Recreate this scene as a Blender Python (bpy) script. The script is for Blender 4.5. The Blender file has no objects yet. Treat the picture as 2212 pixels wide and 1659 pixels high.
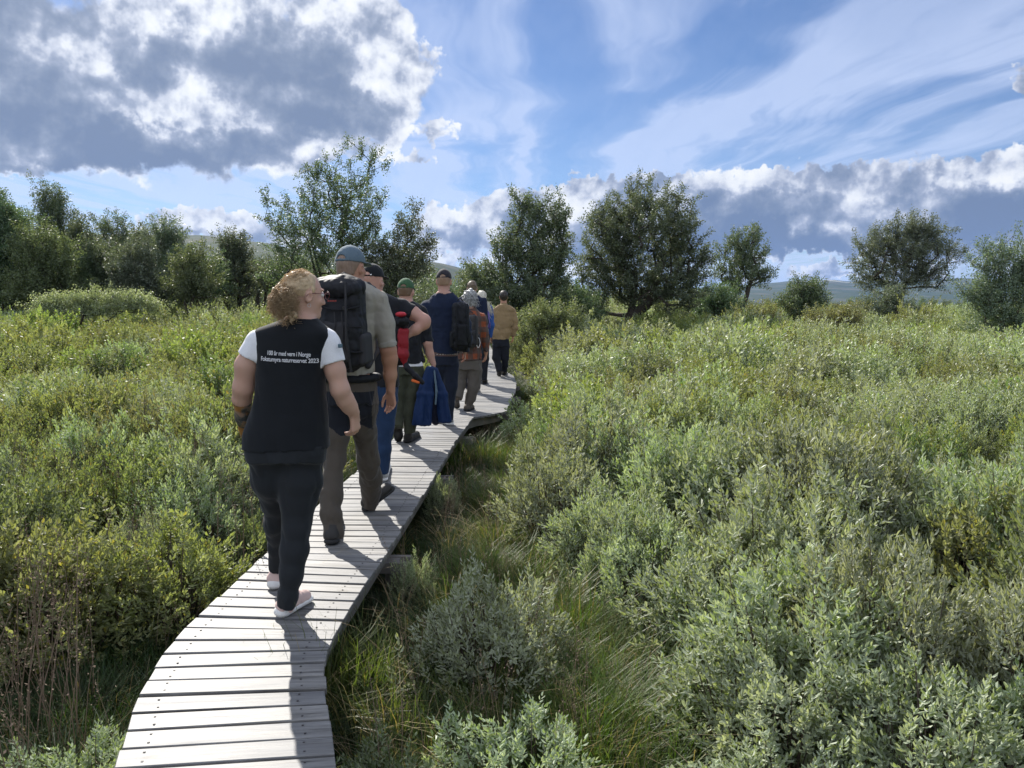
import bpy, bmesh, math, random, os
import numpy as np
from mathutils import Vector, Matrix, noise as mnoise
from mathutils.bvhtree import BVHTree
R = math.radians
rng = np.random.default_rng(7)
random.seed(7)
SC = bpy.context.scene
COL = SC.collection
# ------------------------------------------------------------------ camera, sun, exposure
CAMZ, PITCH, FV = 1.52, R(5.93), 1663.0
cam = bpy.data.cameras.new('camera')
cam.sensor_width = 36.0
cam.lens = 36.0 * 770 / 1024
cam.clip_start, cam.clip_end = 0.05, 60000
camo = bpy.data.objects.new('camera', cam)
COL.objects.link(camo)
camo.location = (0, 0, CAMZ)
camo.rotation_euler = (R(90) - PITCH, 0, 0)
SC.camera = camo
SUN_EL, SUN_AZ = R(38), R(-27)          # azimuth from +Y towards +X
sun = bpy.data.lights.new('sun', 'SUN')
sun.energy = 4.3
sun.angle = R(0.5)
sun.color = (1.0, 0.95, 0.87)
suno = bpy.data.objects.new('sun', sun)
COL.objects.link(suno)
SD = Vector((math.sin(SUN_AZ) * math.cos(SUN_EL), math.cos(SUN_AZ) * math.cos(SUN_EL), math.sin(SUN_EL)))
suno.rotation_euler = SD.to_track_quat('Z', 'Y').to_euler()
SC.view_settings.view_transform = 'Standard'
SC.view_settings.look = 'None'
SC.view_settings.exposure = 0.8
SC.view_settings.gamma = 1
SC.cycles.max_bounces = 7
SC.cycles.transparent_max_bounces = 8
SC.cycles.diffuse_bounces = 3
SC.cycles.glossy_bounces = 2
SC.cycles.transmission_bounces = 4
SC.cycles.caustics_reflective = False
SC.cycles.caustics_refractive = False
SC.cycles.sample_clamp_direct = 5
SC.cycles.sample_clamp_indirect = 3

def ray(u, v):
    """view direction through a point of the 2212 x 1659 survey grid"""
    a, b = (u - 1106) / FV, (829.5 - v) / FV
    return Vector((a, math.cos(PITCH) + b * math.sin(PITCH), -math.sin(PITCH) + b * math.cos(PITCH)))
def P(u, v, Y):
    d = ray(u, v); t = Y / d.y
    return Vector((d.x * t, Y, CAMZ + d.z * t))
def G(u, v, z=0.0):
    d = ray(u, v); t = (z - CAMZ) / d.z
    return Vector((d.x * t, d.y * t, z))

# ------------------------------------------------------------------ node helpers
class NT:
    def __init__(s, tree):
        s.t = tree; s.n = tree.nodes; s.l = tree.links
    def new(s, typ, **kw):
        n = s.n.new(typ)
        for k, v in kw.items(): setattr(n, k, v)
        return n
    def put(s, sock, v):
        if v is None: return
        if isinstance(v, bpy.types.NodeSocket): s.l.new(v, sock)
        else:
            if hasattr(sock, 'default_value'):
                if sock.type == 'RGBA' and len(v) == 3: v = (*v, 1)
                sock.default_value = v
    def m(s, op, a, b=None, c=None, clamp=False):
        n = s.new('ShaderNodeMath', operation=op, use_clamp=clamp)
        for i, x in enumerate((a, b, c)): s.put(n.inputs[i], x)
        return n.outputs[0]
    def vm(s, op, a, b=None, c=None):
        n = s.new('ShaderNodeVectorMath', operation=op)
        s.put(n.inputs[0], a); s.put(n.inputs[1], b); s.put(n.inputs[2], c)
        return n.outputs['Value'] if op in ('LENGTH', 'DOT_PRODUCT', 'DISTANCE') else n.outputs[0]
    def noise(s, vec, scale, detail=3, rough=.5, dist=0, color=False, lac=2.0):
        n = s.new('ShaderNodeTexNoise')
        s.put(n.inputs['Vector'], vec); s.put(n.inputs['Scale'], scale); s.put(n.inputs['Detail'], detail)
        s.put(n.inputs['Roughness'], rough); s.put(n.inputs['Distortion'], dist); s.put(n.inputs['Lacunarity'], lac)
        return n.outputs[1 if color else 0]
    def mix(s, f, a, b, typ='MIX'):
        n = s.new('ShaderNodeMix', data_type='RGBA', blend_type=typ)
        s.put(n.inputs[0], f); s.put(n.inputs[6], a); s.put(n.inputs[7], b)
        return n.outputs[2]
    def ramp(s, f, stops, interp='LINEAR'):
        n = s.new('ShaderNodeValToRGB'); cr = n.color_ramp; cr.interpolation = interp
        while len(cr.elements) < len(stops): cr.elements.new(0.5)
        for e, (p, c) in zip(cr.elements, stops):
            e.position = p; e.color = (*c, 1) if len(c) == 3 else c
        s.put(n.inputs[0], f)
        return n.outputs[0]
    def rng(s, f, a, b, c=0.0, d=1.0, typ='LINEAR'):
        n = s.new('ShaderNodeMapRange', interpolation_type=typ)
        for i, x in enumerate((f, a, b, c, d)): s.put(n.inputs[i], x)
        return n.outputs[0]

def mat(name):
    m = bpy.data.materials.new(name); m.use_nodes = True
    m.node_tree.nodes.clear()
    nt = NT(m.node_tree)
    out = nt.new('ShaderNodeOutputMaterial')
    return m, nt, out
def principled(nt, out, color, rough=.6, spec=.5, bump=None, bstr=.3, bdist=.01, **kw):
    p = nt.new('ShaderNodeBsdfPrincipled')
    nt.put(p.inputs['Base Color'], color); nt.put(p.inputs['Roughness'], rough); nt.put(p.inputs['Specular IOR Level'], spec)
    for k, v in kw.items(): nt.put(p.inputs[k.replace('_', ' ')], v)
    if bump is not None:
        b = nt.new('ShaderNodeBump'); b.inputs['Strength'].default_value = bstr; b.inputs['Distance'].default_value = bdist
        nt.put(b.inputs['Height'], bump); nt.l.new(b.outputs[0], p.inputs['Normal'])
    nt.l.new(p.outputs[0], out.inputs[0])
    return p

# ------------------------------------------------------------------ sky: Nishita + clouds laid out by direction
def build_world():
    w = bpy.data.worlds.new('World'); SC.world = w; w.use_nodes = True
    w.node_tree.nodes.clear(); nt = NT(w.node_tree)
    out = nt.new('ShaderNodeOutputWorld'); bg = nt.new('ShaderNodeBackground')
    nt.l.new(bg.outputs[0], out.inputs[0]); bg.inputs[1].default_value = 0.1
    sky = nt.new('ShaderNodeTexSky', sky_type='NISHITA', sun_disc=False)
    sky.sun_elevation = SUN_EL; sky.sun_rotation = SUN_AZ; sky.altitude = 900; sky.air_density = 1.0; sky.dust_density = .4; sky.ozone_density = 2.5
    tc = nt.new('ShaderNodeTexCoord'); d = nt.vm('NORMALIZE', tc.outputs['Generated'])
    sep = nt.new('ShaderNodeSeparateXYZ'); nt.put(sep.inputs[0], d)
    x, y, z = sep.outputs
    az = nt.m('MULTIPLY', nt.m('ARCTAN2', x, y), 57.2958)
    el = nt.m('MULTIPLY', nt.m('ARCSINE', z), 57.2958)
    cmb = nt.new('ShaderNodeCombineXYZ'); nt.put(cmb.inputs[0], az); nt.put(cmb.inputs[1], el)
    q = cmb.outputs[0]
    def n2d(vec, scale, detail, rough, color=False):
        o = nt.noise(vec, scale, detail, rough, color=color); o.node.noise_dimensions = '2D'; return o
    # domain warp gives the blobs their billowing edges
    w1 = nt.vm('SCALE', nt.vm('SUBTRACT', n2d(q, .16, 2, .5, True), (.5, .5, .5))); w1.node.inputs[3].default_value = 8.0
    w2 = nt.vm('SCALE', nt.vm('SUBTRACT', n2d(q, .85, 3, .6, True), (.5, .5, .5))); w2.node.inputs[3].default_value = 2.2
    ql = nt.vm('ADD', q, w2)                      # only the fine warp: for the small horizon clouds
    w2h = nt.vm('SCALE', w2); w2h.node.inputs[3].default_value = .6
    qc = nt.vm('ADD', nt.vm('ADD', q, w2h), w1)
    def field(vec, blobs):
        f = 0.0
        for (u, v, rx, ry, amp) in blobs:
            dd = ray(u, v).normalized(); a = math.degrees(math.atan2(dd.x, dd.y)); e = math.degrees(math.asin(dd.z))
            k = 57.2958 / FV * .93; sx, sy = 1 / (rx * k), 1 / (ry * k)
            t = nt.vm('MULTIPLY_ADD', vec, (sx, sy, 0), (-a * sx, -e * sy, 0))
            l = nt.vm('DOT_PRODUCT', t, t)
            f = nt.m('MULTIPLY_ADD', nt.m('SUBTRACT', 1.0, l, clamp=True), amp, f)
        return f
    big = [(170, 160, 420, 260, .9), (690, 160, 250, 200, .95), (440, 320, 430, 100, .8), (60, 350, 260, 110, .8), (-260, 200, 420, 260, 1.0), (20, 400, 130, 60, .6),
           (820, 110, 80, 130, .5), (850, 215, 75, 80, .45), (430, 60, 240, 150, .5)]
    small = [(925, 130, 50, 55, .40), (940, 285, 70, 34, .45), (700, 300, 160, 26, .36), (880, 340, 70, 24, .38), (40, 320, 90, 60, .5),
             (425, 485, 130, 44, .75), (550, 500, 80, 40, .6), (300, 520, 90, 30, .5), (650, 520, 80, 30, .5), (940, 510, 80, 80, .6), (1050, 490, 140, 75, .75), (1120, 440, 110, 50, .6),
             (1290, 425, 150, 50, .8), (1200, 500, 160, 70, .7), (1080, 565, 160, 22, .5),
             (1560, 470, 280, 120, 1.0), (1780, 450, 240, 105, .9), (1400, 440, 170, 75, .8), (1950, 460, 260, 118, .9), (2160, 420, 220, 95, .9), (2350, 440, 220, 120, 1.0),
             (2150, 520, 180, 60, .6), (1290, 520, 240, 90, .8), (1780, 585, 80, 20, .6), (2240, 150, 50, 60, .5), (1960, 592, 280, 13, .45), (1600, 604, 160, 12, .4)]
    shade = [(335, 125, 75, 80, .6), (610, 170, 165, 140, .85), (740, 240, 120, 60, .7), (110, 215, 150, 90, .62), (40, 35, 270, 85, .65), (440, 345, 360, 62, .85), (150, 330, 230, 70, .65), (40, 395, 90, 40, .7), (-250, 180, 250, 200, .8),
             (1600, 480, 240, 66, .75), (1560, 540, 300, 55, .85), (1830, 540, 230, 60, .75), (2060, 470, 220, 55, .75), (1960, 425, 130, 36, .35), (2220, 470, 170, 60, .6), (1780, 440, 120, 40, .35), (2150, 540, 160, 40, .5), (1330, 480, 120, 50, .5),
             (425, 508, 90, 20, .45), (1010, 525, 120, 40, .5), (1120, 480, 70, 30, .3), (945, 290, 50, 18, .4), (1250, 540, 160, 40, .4)]
    fb = n2d(q, .30, 6, .52); fs = n2d(q, .75, 5, .55)
    F1 = field(qc, big); F2 = field(ql, small)
    wq = nt.vm('SCALE', w1); wq.node.inputs[3].default_value = .5
    K = field(nt.vm('ADD', ql, wq), shade)
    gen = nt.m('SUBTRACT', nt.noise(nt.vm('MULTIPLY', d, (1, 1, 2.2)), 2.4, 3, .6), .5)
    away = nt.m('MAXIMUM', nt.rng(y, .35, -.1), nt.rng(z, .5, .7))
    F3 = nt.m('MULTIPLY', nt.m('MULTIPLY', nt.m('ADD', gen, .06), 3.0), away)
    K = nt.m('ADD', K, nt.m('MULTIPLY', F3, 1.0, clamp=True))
    cut1 = nt.rng(nt.vm('DOT_PRODUCT', nt.vm('ADD', q, w2h), (.03, 1, 0)), 6.6, 9.8)
    F1 = nt.m('MULTIPLY', F1, cut1)
    n1 = nt.m('MULTIPLY', nt.m('SUBTRACT', fb, .5), 2.0)
    n2 = nt.m('MULTIPLY', nt.m('SUBTRACT', fs, .5), 1.2)
    D1 = nt.m('SUBTRACT', nt.m('MULTIPLY_ADD', n1, nt.rng(F1, 0, .3), F1), .20)
    D2 = nt.m('SUBTRACT', nt.m('MULTIPLY_ADD', n2, nt.rng(F2, 0, .25), F2), .16)
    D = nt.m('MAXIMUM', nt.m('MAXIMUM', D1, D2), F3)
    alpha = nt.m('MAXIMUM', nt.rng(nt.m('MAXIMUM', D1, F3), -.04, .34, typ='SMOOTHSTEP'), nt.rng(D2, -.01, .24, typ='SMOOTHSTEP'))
    # thin cloud shines, deep cloud is slate; relief from comparing with the cloud a little way towards the light
    lit = nt.m('MULTIPLY', nt.m('SUBTRACT', fb, n2d(nt.vm('ADD', q, (-.8, 1.8, 0)), .30, 4, .5)), 1.5)
    lit2 = nt.m('MULTIPLY', nt.m('SUBTRACT', fs, n2d(nt.vm('ADD', q, (-.2, .6, 0)), .75, 3, .5)), .75)
    rim = nt.rng(D, .04, .50)
    thick = nt.m('SUBTRACT', nt.m('MULTIPLY', nt.m('ADD', nt.m('MULTIPLY', K, .84), .12), rim), nt.m('ADD', lit, lit2))
    ccol = nt.ramp(nt.rng(thick, -.35, 1.05), [(0.0, (.95, .97, 1.0)), (.20, (.83, .87, .94)), (.34, (.62, .67, .79)), (.48, (.38, .44, .58)), (.62, (.275, .34, .475)), (.80, (.215, .28, .415)), (1.0, (.18, .245, .385))])
    # cirrus: streaks on a high level sheet
    zz = nt.m('MAXIMUM', z, .04)
    px, py = nt.m('DIVIDE', x, zz), nt.m('DIVIDE', y, zz)
    cp = nt.new('ShaderNodeCombineXYZ'); nt.put(cp.inputs[0], px); nt.put(cp.inputs[1], py)
    mp = nt.new('ShaderNodeMapping'); mp.vector_type = 'POINT'; nt.put(mp.inputs[0], cp.outputs[0])
    mp.inputs['Rotation'].default_value = (0, 0, R(14)); mp.inputs['Scale'].default_value = (1.5, .2, 1)
    wv = nt.vm('SCALE', nt.vm('SUBTRACT', nt.noise(cp.outputs[0], .55, 3, .5, color=True), (.5, .5, .5))); wv.node.inputs[3].default_value = 1.3
    c1 = nt.noise(nt.vm('ADD', mp.outputs[0], wv), 1.25, 5, .56); c1.node.noise_dimensions = '2D'
    c2 = nt.noise(nt.vm('MULTIPLY', cp.outputs[0], (1, .7, 1)), .42, 3, .5)
    veil = nt.m('MULTIPLY', nt.rng(c1, .39, .70, typ='SMOOTHSTEP'), nt.rng(c2, .36, .58, .25, 1.0))
    low = nt.m('MULTIPLY', nt.rng(el, 16, 8), .75)
    veil = nt.m('MULTIPLY', nt.m('MINIMUM', nt.m('ADD', veil, nt.m('MULTIPLY', low, nt.rng(c1, .3, .6))), .88), .72)
    # air near the ground
    skyc = nt.vm('MULTIPLY', sky.outputs[0], (.83, .93, 1.12))
    s0 = nt.vm('SCALE', skyc); s0.node.inputs[3].default_value = .52
    base = nt.mix(veil, s0, (3.9, 4.5, 6.0))
    hz = nt.rng(el, 5.0, 0.0, 0, .45)
    base = nt.mix(hz, base, (2.9, 3.6, 5.2))
    cc = nt.vm('SCALE', ccol); cc.node.inputs[3].default_value = 5.9
    glow = nt.vm('DOT_PRODUCT', d, tuple(SD))
    g = nt.rng(glow, .80, 1.0, 0, .55)
    cc2 = nt.vm('ADD', cc, nt.vm('MULTIPLY', nt.mix(g, (0, 0, 0), (1, 1, 1)), (.9, .9, .85)))
    cc2 = nt.vm('ADD', cc2, nt.mix(away, (0, 0, 0), (3.8, 3.9, 4.1)))      # brightness added to unseen clouds behind and overhead, to fill the shadows
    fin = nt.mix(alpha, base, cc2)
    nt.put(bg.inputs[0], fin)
    w.cycles.sampling_method = 'NONE'
build_world()

# ------------------------------------------------------------------ object helpers
def tag(o, label=None, cat=None, group=None, kind=None):
    if label: o['label'] = label
    if cat: o['category'] = cat
    if group: o['group'] = group
    if kind: o['kind'] = kind
    return o
def empty(name, loc=(0, 0, 0), rz=0):
    o = bpy.data.objects.new(name, None); COL.objects.link(o)
    o.location = loc; o.rotation_euler = (0, 0, rz); o.empty_display_size = .2
    return o
def mesh(name, V, F4=None, F3=None, mats=(), smooth=False, midx=None):
    V = np.asarray(V, np.float32); me = bpy.data.meshes.new(name)
    n4 = 0 if F4 is None else len(F4); n3 = 0 if F3 is None else len(F3)
    me.vertices.add(len(V)); me.vertices.foreach_set('co', V.ravel())
    loops = []
    if n4: loops.append(np.asarray(F4, np.int32).ravel())
    if n3: loops.append(np.asarray(F3, np.int32).ravel())
    loops = np.concatenate(loops)
    me.loops.add(len(loops)); me.loops.foreach_set('vertex_index', loops)
    tot = np.concatenate([np.full(n4, 4, np.int32), np.full(n3, 3, np.int32)])
    st = np.concatenate([[0], np.cumsum(tot)[:-1]]).astype(np.int32)
    me.polygons.add(n4 + n3); me.polygons.foreach_set('loop_start', st); me.polygons.foreach_set('loop_total', tot)
    if midx is not None: me.polygons.foreach_set('material_index', np.asarray(midx, np.int32))
    for m_ in mats: me.materials.append(m_)
    me.polygons.foreach_set('use_smooth', np.full(n4 + n3, smooth))
    me.update(calc_edges=True); me.validate()
    return me
def link(name, me, parent=None, loc=None, rot=None):
    o = bpy.data.objects.new(name, me); COL.objects.link(o)
    if parent: o.parent = parent
    if loc is not None: o.location = loc
    if rot is not None: o.rotation_euler = rot
    return o
BOXF = np.array([[0, 1, 3, 2], [4, 6, 7, 5], [0, 4, 5, 1], [2, 3, 7, 6], [0, 2, 6, 4], [1, 5, 7, 3]])
class MB:
    """collects quads"""
    def __init__(s): s.v = []; s.f = []; s.n = 0; s.a = []
    def add(s, V, F, attr=None):
        V = np.asarray(V, float); s.v.append(V); s.f.append(np.asarray(F) + s.n); s.n += len(V)
        if attr is not None: s.a.append(np.asarray(attr, float))
    def hexa(s, c, attr=None): s.add(c, BOXF, attr)     # 8 corners, order x-major: (x0y0z0),(x0y0z1),(x0y1z0)...
    def box(s, c, size, rot=None):
        hx = np.array([[i, j, k] for i in (-1, 1) for j in (-1, 1) for k in (-1, 1)]) * np.array(size) / 2
        if rot is not None: hx = hx @ np.array(Matrix(rot).to_3x3()).T
        s.add(hx + np.array(c), BOXF)
    def tube(s, pts, radii, n=6):
        pts = [Vector(p) for p in pts]; rings = []
        for i, p in enumerate(pts):
            t = (pts[min(i + 1, len(pts) - 1)] - pts[max(i - 1, 0)]).normalized()
            a = t.orthogonal().normalized() if i == 0 else (a - a.dot(t) * t).normalized()
            b = t.cross(a)
            r = radii[i] if hasattr(radii, '__len__') else radii
            rings.append([p + (a * math.cos(k * 2 * math.pi / n) + b * math.sin(k * 2 * math.pi / n)) * r for k in range(n)])
        V = [tuple(q) for r_ in rings for q in r_]
        F = [[i * n + k, i * n + (k + 1) % n, (i + 1) * n + (k + 1) % n, (i + 1) * n + k] for i in range(len(pts) - 1) for k in range(n)]
        s.add(V, F)
    def build(s, name, m, smooth=False):
        return mesh(name, np.concatenate(s.v), np.concatenate(s.f), mats=[m] if m else [], smooth=smooth)
# ------------------------------------------------------------------ land
def hash_noise(x, y, s, seed=0.0):
    return mnoise.noise(Vector((x * s + seed, y * s - seed, seed)))
def ground_z(x, y):
    z = -0.42 + .05 * hash_noise(x, y, .5) + .03 * hash_noise(x, y, 1.7, 3)
    if y > 6:
        left = max(0, min(1, (-x + 1) / 8)); z += left * min(1.0, (y - 6) / 28) * .75
        mid = math.exp(-((x - 5.0) / 7.5) ** 2); z += mid * min(1, max(0, (y - 16) / 14)) * .42 * (1 - left)
    if y > 60: z = z * max(0, 1 - (y - 60) / 60) + -.42 * min(1, (y - 60) / 60)
    return z
# boardwalk stations: left and right end of a board, surveyed on the deck surface
ST = [((222, 1760), (735, 1722)), ((255.5, 1639), (722, 1610)), ((267, 1595.6), (716.5, 1569.6)), ((278.6, 1555), (710.7, 1530.6)), ((290, 1516), (706.4, 1498.8)),
      ((309, 1481.5), (702, 1471.4)), ((329.2, 1448.3), (704, 1435)), ((349.5, 1415), (707.8, 1404)), ((377, 1383), (719.4, 1382.7)),
      ((401.5, 1354), (731, 1361)), ((427.5, 1329.8), (742.5, 1339)), ((475, 1287), (768.5, 1296.5)), ((517, 1247.4), (794.5, 1257.5)),
      ((554.6, 1213.6), (816, 1224)), ((580.9, 1187.9), (836, 1192)), ((692, 1085), (905, 1084)), ((766, 1022), (942, 1024)), ((845, 953), (983, 955)),
      ((868, 928), (1001, 930)), ((912, 891), (1023, 901)), ((930, 881), (1094, 889)), ((978, 846), (1114, 844)), ((998, 824), (1115.5, 826)),
      ((1008, 810), (1110, 812)), ((1020, 795), (1090, 801)), ((1030, 775), (1072, 777)), ((1036, 755), (1064, 756)), ((1034, 740), (1056, 741))]
Ls = [G(*a) for a, b in ST]; Rs = [G(*b) for a, b in ST]
def resample():
    """walk the two edges at the spacing of the boards"""
    mid = [(a + b) / 2 for a, b in zip(Ls, Rs)]
    s = [0]
    for i in range(1, len(mid)): s.append(s[-1] + (mid[i] - mid[i - 1]).length)
    n = int(s[-1] / .1215); out = []
    for k in range(n + 1):
        t = k * .1215
        i = max(j for j in range(len(s)) if s[j] <= t + 1e-9); i = min(i, len(s) - 2)
        f = (t - s[i]) / (s[i + 1] - s[i])
        out.append((Ls[i].lerp(Ls[i + 1], f), Rs[i].lerp(Rs[i + 1], f)))
    return out
BOARDS = resample()
_a, _b = BOARDS[0]; _da = (BOARDS[6][0] - _a) / 6; _db = (BOARDS[6][1] - _b) / 6
NX = 20                                      # the deck goes on under and behind the viewer
BOARDS = [(_a - _da * k * 1.02, _b - _db * k * 1.02) for k in range(NX, 0, -1)] + BOARDS
def dist_path(x, y):
    """signed distance to the deck: 0 on it"""
    best = 1e9; side = 0
    for a, b in BOARDS[::3]:
        ab = b - a; L2 = ab.x ** 2 + ab.y ** 2
        t = ((x - a.x) * ab.x + (y - a.y) * ab.y) / L2
        tc = min(1, max(0, t)); dx, dy = x - a.x - tc * ab.x, y - a.y - tc * ab.y
        d = math.hypot(dx, dy)
        if d < best: best = d; side = -1 if t < .5 else 1
    return best, side

def wood_mat():
    m, nt, out = mat('weathered_wood')
    at = nt.new('ShaderNodeAttribute', attribute_name='grain')
    sx = nt.new('ShaderNodeSeparateXYZ'); nt.put(sx.inputs[0], at.outputs['Vector'])
    g1 = nt.noise(nt.vm('MULTIPLY', at.outputs['Vector'], (1.6, 30, 1)), 1, 6, .62, .6)
    g2 = nt.noise(nt.vm('MULTIPLY', at.outputs['Vector'], (9, 160, 1)), 1, 3, .6)
    blot = nt.noise(nt.vm('MULTIPLY', at.outputs['Vector'], (4, 9, 1)), 1, 4, .6, .8)
    geo = nt.new('ShaderNodeNewGeometry'); rnd = geo.outputs['Random Per Island']
    vor = nt.new('ShaderNodeTexVoronoi', feature='F1'); nt.put(vor.inputs['Vector'], nt.vm('MULTIPLY', at.outputs['Vector'], (3.1, 8, 1))); vor.inputs['Scale'].default_value = 1
    knot = nt.rng(vor.outputs['Distance'], .05, .16, 1, 0)
    c = nt.ramp(g1, [(.34, (.10, .095, .09)), (.43, (.21, .205, .195)), (.52, (.29, .285, .275)), (.64, (.36, .355, .345))])
    c = nt.mix(nt.rng(g2, .35, .65, .45, 0), c, (.11, .105, .10))
    c = nt.mix(nt.rng(blot, .48, .72, 0, .6), c, (.19, .19, .20))
    ring = nt.m('SINE', nt.m('MULTIPLY', vor.outputs['Distance'], 90))
    c = nt.mix(nt.m('MULTIPLY', nt.rng(vor.outputs['Distance'], .05, .30, 1, 0), nt.rng(ring, .1, 1, 0, .45)), c, (.12, .11, .10))
    c = nt.mix(nt.m('MULTIPLY', knot, .75), c, (.10, .085, .07))
    st = nt.noise(nt.vm('MULTIPLY', at.outputs['Vector'], (.5, 22, 1)), 1, 3, .6, .3)
    c = nt.mix(nt.rng(st, .60, .66, 0, .55), c, (.10, .10, .105))
    c = nt.mix(1.0, c, nt.ramp(rnd, [(0, (.58, .59, .62)), (.5, (.76, .76, .76)), (1, (.93, .91, .88))]), 'MULTIPLY')
    h = nt.m('ADD', nt.m('MULTIPLY', g1, .7), nt.m('MULTIPLY', g2, .5))
    principled(nt, out, c, nt.rng(g1, .3, .7, .46, .62), .5, h, .45, .004)
    return m
WOOD = wood_mat()
def simple(name, col, rough=.7, spec=.3, nscale=None, var=.25, bstr=.2, bdist=.004, **kw):
    m, nt, out = mat(name)
    tc = nt.new('ShaderNodeTexCoord')
    n = nt.noise(tc.outputs['Object'], nscale or 12, 5, .6)
    c = nt.mix(n, tuple(x * (1 - var) for x in col), tuple(min(1, x * (1 + var)) for x in col))
    principled(nt, out, c, rough, spec, nt.noise(tc.outputs['Object'], (nscale or 12) * 6, 4, .6), bstr, bdist, **kw)
    return m
DARKWOOD = simple('beam_wood', (.20, .185, .17), .8, .2, 6, .4, .5)
def build_boardwalk():
    root = empty('boardwalk', (0, 0, 0))
    tag(root, 'pale weathered plank boardwalk winding through the willow scrub under the walkers', 'boardwalk')
    mb = MB(); sc = MB(); r = random.Random(3)
    for k, (a, b) in enumerate(BOARDS[:-1]):
        a2, b2 = BOARDS[k + 1]
        gap = .085 + r.uniform(-.03, .05) + (.035 if k < 18 + NX else 0); e0 = r.uniform(-.007, .007); e1 = r.uniform(-.007, .007)
        if k < 44: gap *= 1.0
        ax = (b - a).normalized(); ax2 = (b2 - a2).normalized()
        A0 = a + ax * e0; B0 = b + ax * e1; A1 = a.lerp(a2, 1 - gap) + ax2 * e0; B1 = b.lerp(b2, 1 - gap) + ax2 * e1
        dz = r.uniform(-.0025, .0025); th = .03
        z = Vector((0, 0, 1)); zt = [r.uniform(-.002, .002) for _ in range(4)]
        cs = []
        for q, t in ((A0, 0), (A1, 1), (B0, 2), (B1, 3)):
            top = q + z * (dz + zt[t]); cs += [top - z * th, top]
        order = [0, 1, 2, 3, 4, 5, 6, 7]
        L = (B0 - A0).length; W = (A1 - A0).length; off = k * 3.71
        at = [(off, 0, k), (off, 0, k), (off, W, k), (off, W, k), (off + L, 0, k), (off + L, 0, k), (off + L, W, k), (off + L, W, k)]
        at = [(p[0], p[1] + k * .37, p[2]) for p in at]
        mb.hexa([tuple(cs[i]) for i in order], at)
        if k < 48 + NX:
            for t in (.12, .86):
                for s in (.24, .76):
                    c = A0.lerp(B0, t + r.uniform(-.012, .012)).lerp(A1.lerp(B1, t), s) + z * (dz + .0012)
                    sc.box(c, (.0075, .006, .003))
    me = mb.build('deck', WOOD)
    at = me.attributes.new('grain', 'FLOAT_VECTOR', 'POINT'); at.data.foreach_set('vector', np.concatenate(mb.a).astype(np.float32).ravel())
    o = link('deck', me, root)
    bv = o.modifiers.new('edge', 'BEVEL'); bv.width = .003; bv.segments = 1; bv.limit_method = 'ANGLE'
    link('screw_heads', sc.build('screw_heads', simple('rusty_screw', (.07, .065, .065), .6, .4)), root)['kind'] = 'stuff'
    for t, nm in ((.11, 'stringer'), (.89, 'stringer'), (.5, 'stringer')):
        s = MB()
        pts = [a.lerp(b, t) for a, b in BOARDS]
        prev = None
        for i in range(0, len(pts) - 1, 2):
            p, q = pts[i], pts[min(i + 2, len(pts) - 1)]
            n = (q - p).normalized().cross(Vector((0, 0, 1))) * .024
            cs = []
            for base in (p, q):
                pass
            cs = []
            for pt in (p, q):
                for sg in (-1, 1):
                    for zz in (-.15, -.034):
                        cs.append(tuple(pt + n * sg + Vector((0, 0, zz))))
            s.hexa(cs)
        link(nm, s.build(nm, DARKWOOD), root)
    # trestles: a pair of cross beams and two posts every few metres
    for k in (2 - NX, 23, 43, 62, 80, 96, 112):
        k += NX
        if k >= len(BOARDS): continue
        a, b = BOARDS[k]; ax = (b - a).normalized(); fw = ax.cross(Vector((0, 0, -1)))
        s = MB(); rot = Matrix.Rotation(math.atan2(ax.y, ax.x), 3, 'Z')
        c = (a + b) / 2
        for d in (-.05, .05):
            s.box(c + ax * .045 + fw * d * 1.3 + Vector((0, 0, -.19)), ((b - a).length + .08, .042, .07), rot)
        link('cross_beam', s.build('cross_beam', DARKWOOD), root)
        for sd in (a.lerp(b, .04), a.lerp(b, .96)):
            s = MB(); s.box(sd + Vector((0, 0, -.42)), (.09, .09, .52), rot)
            link('post', s.build('post', DARKWOOD), root)
build_boardwalk()

def ground_mat():
    m, nt, out = mat('peat_and_moss')
    geo = nt.new('ShaderNodeNewGeometry'); p = geo.outputs['Position']
    n1 = nt.noise(p, .6, 5, .6); n2 = nt.noise(p, 7, 6, .7); n3 = nt.noise(p, 60, 4, .7)
    c = nt.ramp(n2, [(.3, (.018, .016, .01)), (.5, (.04, .045, .018)), (.7, (.07, .075, .025))])
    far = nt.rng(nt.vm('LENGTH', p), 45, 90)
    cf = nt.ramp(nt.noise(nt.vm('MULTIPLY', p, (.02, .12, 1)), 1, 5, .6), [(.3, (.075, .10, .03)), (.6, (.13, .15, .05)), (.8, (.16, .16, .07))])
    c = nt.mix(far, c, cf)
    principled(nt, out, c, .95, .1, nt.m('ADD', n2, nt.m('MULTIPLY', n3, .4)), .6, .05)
    return m
def build_ground():
    # radial sheet: fine near the viewer, reaching the hills
    rs = np.concatenate([np.linspace(0, 12, 60), np.geomspace(12.4, 120, 50), np.geomspace(130, 16000, 40)])
    th = np.linspace(-math.pi, math.pi, 181)[:-1]
    V = []
    for r_ in rs:
        for t in th:
            x, y = r_ * math.sin(t), r_ * math.cos(t)
            V.append((x, y, ground_z(x, y) if r_ < 200 else -.42))
    n = len(th)
    F = [(i * n + j, (i + 1) * n + j, (i + 1) * n + (j + 1) % n, i * n + (j + 1) % n) for i in range(len(rs) - 1) for j in range(n)]
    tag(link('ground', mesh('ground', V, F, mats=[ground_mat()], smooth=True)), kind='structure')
build_ground()

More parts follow.
